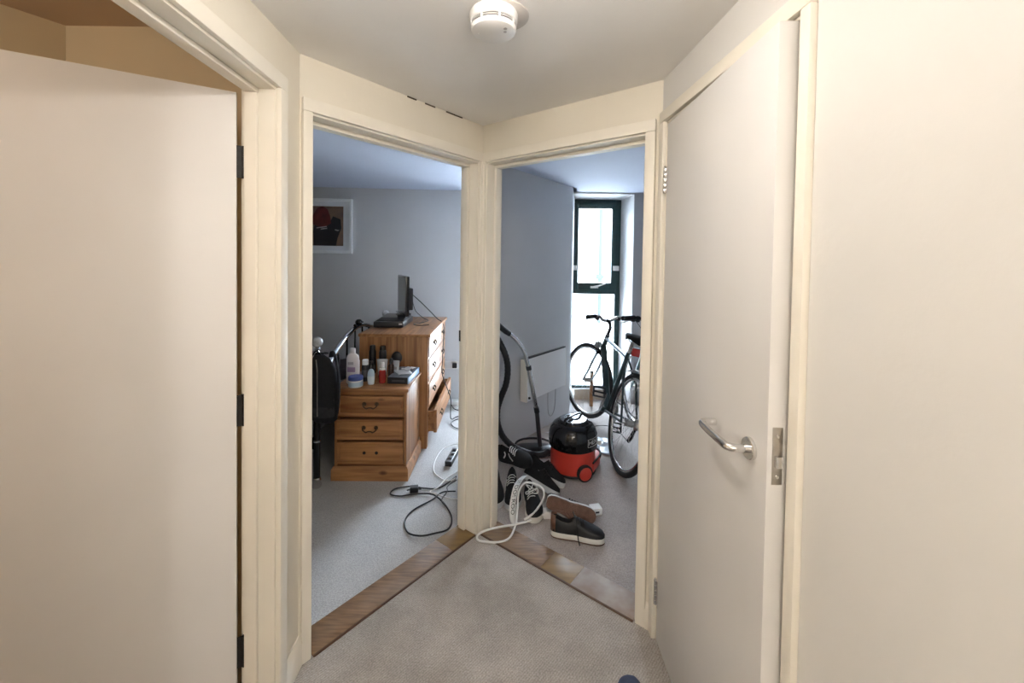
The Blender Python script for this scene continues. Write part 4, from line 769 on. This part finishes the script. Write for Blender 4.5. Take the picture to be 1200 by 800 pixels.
# ------------------------------------------------------------------ shoes
OUT=[(0,.30),(.02,.52),(.06,.66),(.14,.74),(.3,.72),(.45,.76),(.62,.96),(.76,1.0),(.88,.88),(.95,.64),(.985,.40),(1,.22)]
HT=[(0,.074),(.08,.084),(.2,.066),(.34,.060),(.44,.082),(.55,.066),(.7,.046),(.85,.034),(.95,.024),(1,.010)]
def shoe(label,loc,rot,upper,mid,outs,lace,L=.285,W=.104,trim=None,laces=True,hi=1.0,nm='shoe',group=None,swoosh=None,untied=False):
    r=thing(nm,label,'shoe',loc,rot,group)
    ts=[0,.012,.03,.06,.1,.15,.2,.26,.32,.37,.41,.45,.5,.56,.62,.68,.74,.8,.86,.91,.95,.975,.99,1.0]
    cy=lambda t: .010*math.sin(PI*max(0,t-.35)/.65)
    def outline(k): return [(t*L+(k-1)*.06*(t-.5)*L,cy(t)+k*W/2*lerp_tab(OUT,t)) for t in ts]+[(t*L+(k-1)*.06*(t-.5)*L,cy(t)-k*W/2*lerp_tab(OUT,t)) for t in ts[::-1]]
    def slab(name,levels,mat):
        mb=MB(); V=mb.grid([[(x,y,z) for x,y in outline(k)] for z,k in levels],True); mb.bm.faces.new(V[0]); mb.bm.faces.new(V[-1]); return mb.build(name,mat,r,ang=50)
    slab('outsole',[(0,.96),(.003,1.02),(.010,1.03)],outs); slab('midsole',[(.009,1.035),(.014,1.05),(.030,1.04),(.034,1.0)],mid)
    mb=MB(); rows=[]; n=19
    for t in ts:
        hw=W/2*lerp_tab(OUT,t)*.99; h=lerp_tab(HT,t)*hi; row=[]
        for j in range(n):
            a=PI*j/(n-1); y=math.cos(a); sz=math.sin(a)**.62
            yy=hw*y*(1-.28*sz*(1 if t<.5 else .4)); z=.032+h*sz
            if .05<t<.40 and abs(y)<.62: z=.052 if abs(y)<.55 else .032+h*.92
            row.append((t*L,cy(t)+yy,z))
        rows.append(row)
    V=mb.grid(rows); mb.bm.faces.new(V[0]); mb.bm.faces.new(V[-1][::-1]); up=mb.build('upper',upper,r,ang=60)
    if trim: # heel patch
        mb=MB(); rows=[[(-.002+t*L,cy(t)+y_*W/2*lerp_tab(OUT,t)*.9*1.02,.034+z) for y_,z in((1,0),(.9,.05*hi),(.6,.082*hi))] for t in(.10,.04,.008)]+[[(-.002+t*L,cy(t)-y_*W/2*lerp_tab(OUT,t)*.9*1.02,.034+z) for y_,z in((1,0),(.9,.05*hi),(.6,.082*hi))] for t in(.008,.04,.10)]
        mb.grid(rows); o=mb.build('heel_patch',trim,r); md=o.modifiers.new('thickness','SOLIDIFY'); md.thickness=.002; md.offset=1
    if laces:
        mb=MB()
        for t in(.44,.49,.54,.59):
            h=.032+lerp_tab(HT,t)*hi+.001; hw=W/2*lerp_tab(OUT,t)
            mb.tube(cr([(t*L-.004,hw*.62,h-.016),(t*L,hw*.3,h-.001),(t*L+.003,0,h+.001),(t*L+.006,-hw*.3,h-.001),(t*L+.01,-hw*.62,h-.016)],3),.0030,6,flat=(.7,1.2))
        if untied:
            h=.032+lerp_tab(HT,.44)*hi
            mb.tube(cr([(.44*L,0,h+.002),(.40*L,.03,h+.006),(.42*L,.055,h-.03),(.50*L,.062,.03),(.54*L,.068,.006)],5),.003,6); mb.tube(cr([(.44*L,0,h+.002),(.47*L,-.03,h+.004),(.50*L,-.052,h-.03),(.53*L,-.060,.034),(.56*L,-.066,.006)],5),.003,6)
        mb.build('laces',lace,up)
    if swoosh:
        for s in(-1,1):
            mb=MB()
            for k in range(2):
                t0=.36+.16*k; e_=(.06 if k else -.10); mb.tube(cr([((t0+e_)*L,s*(W/2*lerp_tab(OUT,t0)*.98+.001),.04),((t0-.03)*L,s*W/2*lerp_tab(OUT,t0)*.92,.065),((t0-.05)*L,s*W/2*lerp_tab(OUT,t0)*.82,.085)],3),.0045,6,flat=(1,.6))
            mb.build('side_stripes',swoosh,up)
    return r
M_SB=pm('black_canvas',(.007,.007,.009),.85,var=.4,scale=60); M_SBL=pm('black_leather',(.009,.009,.011),.55,var=.3,scale=30)
M_SW=pm('off_white_rubber',(.70,.68,.63),.6,var=.12,scale=20); M_GUM=pm('brown_gum_sole',(.165,.082,.055),.6,var=.25,scale=40,bump=.5,bscale=130)
M_SG=pm('pale_grey_sole',(.58,.58,.58),.6,var=.1,scale=20); M_BRN=pm('tan_leather_patch',(.14,.065,.04),.5); M_LW=pm('white_lace',(.75,.75,.73),.7); M_LB=pm('black_lace',(.015,.015,.015),.8); M_NAVY=pm('navy_suede',(.022,.035,.085),.75,var=.35,scale=30)
rd=math.radians
shoe('black low shoe with white sole and loose laces by the threshold',(.235,2.215,.0),(0,0,rd(-14)),M_SBL,M_SW,M_GUM,M_LB,trim=M_BRN,untied=True)
# the partner, tipped over with its gum sole showing
shoe('black low shoe tipped over with its brown sole showing',(.218,2.318,.116),(rd(-102),rd(15),rd(-8)),M_SBL,M_SW,M_GUM,M_LB,laces=True)
G='trainers piled inside the bike room doorway'
shoe('black trainer with a pale toe lying next to the red vacuum drum',(.130,2.845,.035),(rd(-22),rd(8),rd(-38)),M_SB,M_SG,M_SW,M_LB,L=.29,nm='trainer',group=G)
shoe('black trainer resting on its side in the middle of the pile',(.095,2.735,.03),(rd(-30),rd(6),rd(-42)),M_SB,M_SG,M_SG,M_LB,L=.28,nm='trainer',group=G)
shoe('black trainer with white laces pointing out of the doorway',(.128,2.575,.0),(0,0,rd(-86)),M_SB,M_SW,M_SW,M_LW,L=.28,nm='trainer',group=G)
shoe('black trainer with white stripes standing by the door lining',(.020,2.69,.0),(0,0,rd(-91)),M_SB,M_SG,M_SW,M_LW,L=.28,hi=1.25,nm='trainer',group=G,swoosh=M_SW)
shoe('black trainer half hidden behind the door lining',(-.094,2.71,.0),(0,0,rd(-88)),M_SB,M_SG,M_SG,M_LB,L=.29,hi=1.2,nm='trainer',group=G)
shoe('black trainer with a pale star lying on top of the pile',(-.055,2.80,.13),(rd(15),rd(-6),rd(-40)),M_SB,M_SB,M_SB,M_LW,L=.26,hi=.9,nm='trainer',group=G,swoosh=M_SG)
shoe('navy blue shoe on the hallway carpet with its toe towards the doorways',(.440,1.125,.0),(0,0,rd(93)),M_NAVY,pm('navy_rubber',(.05,.07,.12),.6),M_RUB,M_LB,nm='shoe')
tr=[o for o in bpy.data.objects if o.get('label')=='black trainer with white laces pointing out of the doorway'][0]
mb=MB()
for k,(a,q) in enumerate(((.7,.05),(2.3,.045),(-.6,.06),(3.6,.055))):
    dx,dy=math.cos(a)*q,math.sin(a)*q
    mb.tube(cr([(.13,0,.104),(.13+dx*.6-dy*.3,dy*.6+dx*.3,.125),(.13+dx,dy,.112),(.13+dx*.6+dy*.3,dy*.6-dx*.3,.108),(.13,0,.102)],5),.0032,6)
mb.build('lace_bow',M_LW,tr)
# ------------------------------------------------------------------ lanyard, extension lead, small boxes, clutter
lan=cr([(.098,2.50,.165),(.070,2.44,.175),(.045,2.385,.165),(.030,2.345,.125),(.022,2.315,.07),(.030,2.295,.012),(.055,2.285,.006)],8)
r=thing('lanyard','white lanyard strap with bold black capital lettering over the trainers','lanyard',tuple(lan[0])); iv=winv(r)
mb=MB(); wv=Vector((1,.25,0)).normalized()*.018; rows=[[p-wv,p+wv] for p in lan]; mb.grid(rows); o=mb.build('strap',pm('white_webbing',(.76,.76,.75),.8),r,ang=80,inv=iv); md=o.modifiers.new('thickness','SOLIDIFY'); md.thickness=.0015; md.offset=0
me=text_geo('ST DO! ROO',.036)
cum=[0.]
for a,b_ in zip(lan,lan[1:]): cum.append(cum[-1]+(b_-a).length)
tot=cum[-1]
def along(s):
    s=max(0,min(tot-1e-6,s))
    for i in range(len(lan)-1):
        if s<=cum[i+1]:
            t=(s-cum[i])/(cum[i+1]-cum[i]); d=(lan[i+1]-lan[i]).normalized(); return lan[i].lerp(lan[i+1],t),d
    return lan[-1],(lan[-1]-lan[-2]).normalized()
for v in me.vertices:
    p,d=along(tot*.52+v.co.x*1.0); nn=d.cross(wv.normalized()).normalized()
    if nn.y>0 or (abs(nn.y)<.2 and nn.z<0): nn=-nn
    q=p+wv.normalized()*v.co.y*.85+nn*.0022; v.co=iv@q
me.materials.append(M_BLACK); o=bpy.data.objects.new('lettering',me); COL.objects.link(o); o.parent=r
cable('white_extension_cord','white extension cord looping over the bike room threshold',[(.205,2.335,.03),(.15,2.315,.015),(.05,2.245,.03),(-.05,2.192,.045),(-.12,2.168,.042),(-.162,2.158,.022),(-.155,2.138,.008),(-.10,2.128,.007),(-.04,2.130,.007),(.01,2.16,.012),(.040,2.24,.03),(.05,2.31,.06),(.06,2.385,.13),(.095,2.43,.158),(.15,2.45,.145),(.20,2.44,.125),(.205,2.395,.09),(.15,2.315,.055),(.09,2.285,.03)],.0060,M_WC_,n=7,seg=8)
r=thing('extension_socket','white extension socket lying behind the black shoes','socket block',(.275,2.365,0),(0,0,rd(4))); MB().box(-.075,.065,-.026,.026,0,.040,.006).build('casing',M_WHITE,r)
for k in range(2): MB().box(-.035+.06*k-.02,-.035+.06*k+.02,-.018,.018,.0395,.0412,.0006).build('outlet',pm('outlet_grey',(.5,.5,.5),.5),r)
r=thing('plug_adapter','small white plug adapter box on the bike room carpet','adapter',(.515,2.405,0),(0,0,rd(12))); MB().box(-.032,.032,-.028,.028,0,.040,.005).build('casing',M_WHITE,r); MB().box(-.012,.012,-.0295,-.0275,.014,.024).build('port',M_BLACK,r)
M_PL=pm('crumpled_plastic',(.66,.67,.70),.35,var=.15,scale=9)
def crumple(name,label,loc,w,h,rz,mat,amp,seed,n=10,cat='plastic sheet'):
    rnd=random.Random(seed); mb=MB(); rows=[]
    for i in range(n+1):
        rows.append([(-w/2+w*i/n+rnd.uniform(-.01,.01),-h/2+h*j/n+rnd.uniform(-.01,.01),.003+(amp*rnd.random()*(.3+math.sin(PI*i/n)*math.sin(PI*j/n)))) for j in range(n+1)])
    mb.grid(rows); o=mb.build(name,mat,None,ang=20); o.location=loc; o.rotation_euler=(0,0,rz); md=o.modifiers.new('thickness','SOLIDIFY'); md.thickness=.0015; md.offset=1
    return tag(o,label,cat)
crumple('plastic_sheet','crumpled white plastic sheet under the front bicycle wheel',(.54,3.56,0),.36,.30,.9,M_PL,.035,3)
crumple('plastic_sheet','smaller creased pale sheet beside the rear bicycle wheel',(.72,3.30,0),.22,.30,-.3,pm('pale_blue_plastic_film',(.52,.58,.66),.3,var=.15,scale=9),.02,5)
r=thing('cardboard_flap','flat piece of beige cardboard leaning under the window','cardboard',(.97,4.41,0),(rd(-8),0,rd(4))); MB().box(-.28,.26,-.003,.003,0,.11,.001).build('sheet',pm('beige_card',(.52,.45,.36),.8,var=.12,scale=8),r)
r=thing('wooden_stick','slim wooden stick standing by the window recess','stick',(.832,4.20,0),(rd(-3),rd(1),0)); MB().box(-.016,.016,-.012,.012,0,.36,.002).build('shaft',PZ,r); MB().box(-.017,.017,-.013,.013,.34,.362,.002).build('end_cap',M_BRONZE,r)
cable('thin_cord','thin dark cord trailing over the plastic sheet',[(.62,3.35,.01),(.66,3.45,.05),(.74,3.55,.055),(.86,3.60,.04),(.95,3.55,.006)],.003,M_DARKM)
# ceiling flakes along the wall junction (loose paint)
for k,(s0,s1) in enumerate(((.16,.27),(.34,.40),(.45,.50))):
    mb=MB(); FL.box(mb,s0,s1,-.004,-.0005,ZC-.006,ZC-.0005,.0005); tag(mb.build('trim_crack',pm('dark_gap',(.10,.075,.05),.9)),'dark crack where wall meets the hallway ceiling','crack',kind='structure')
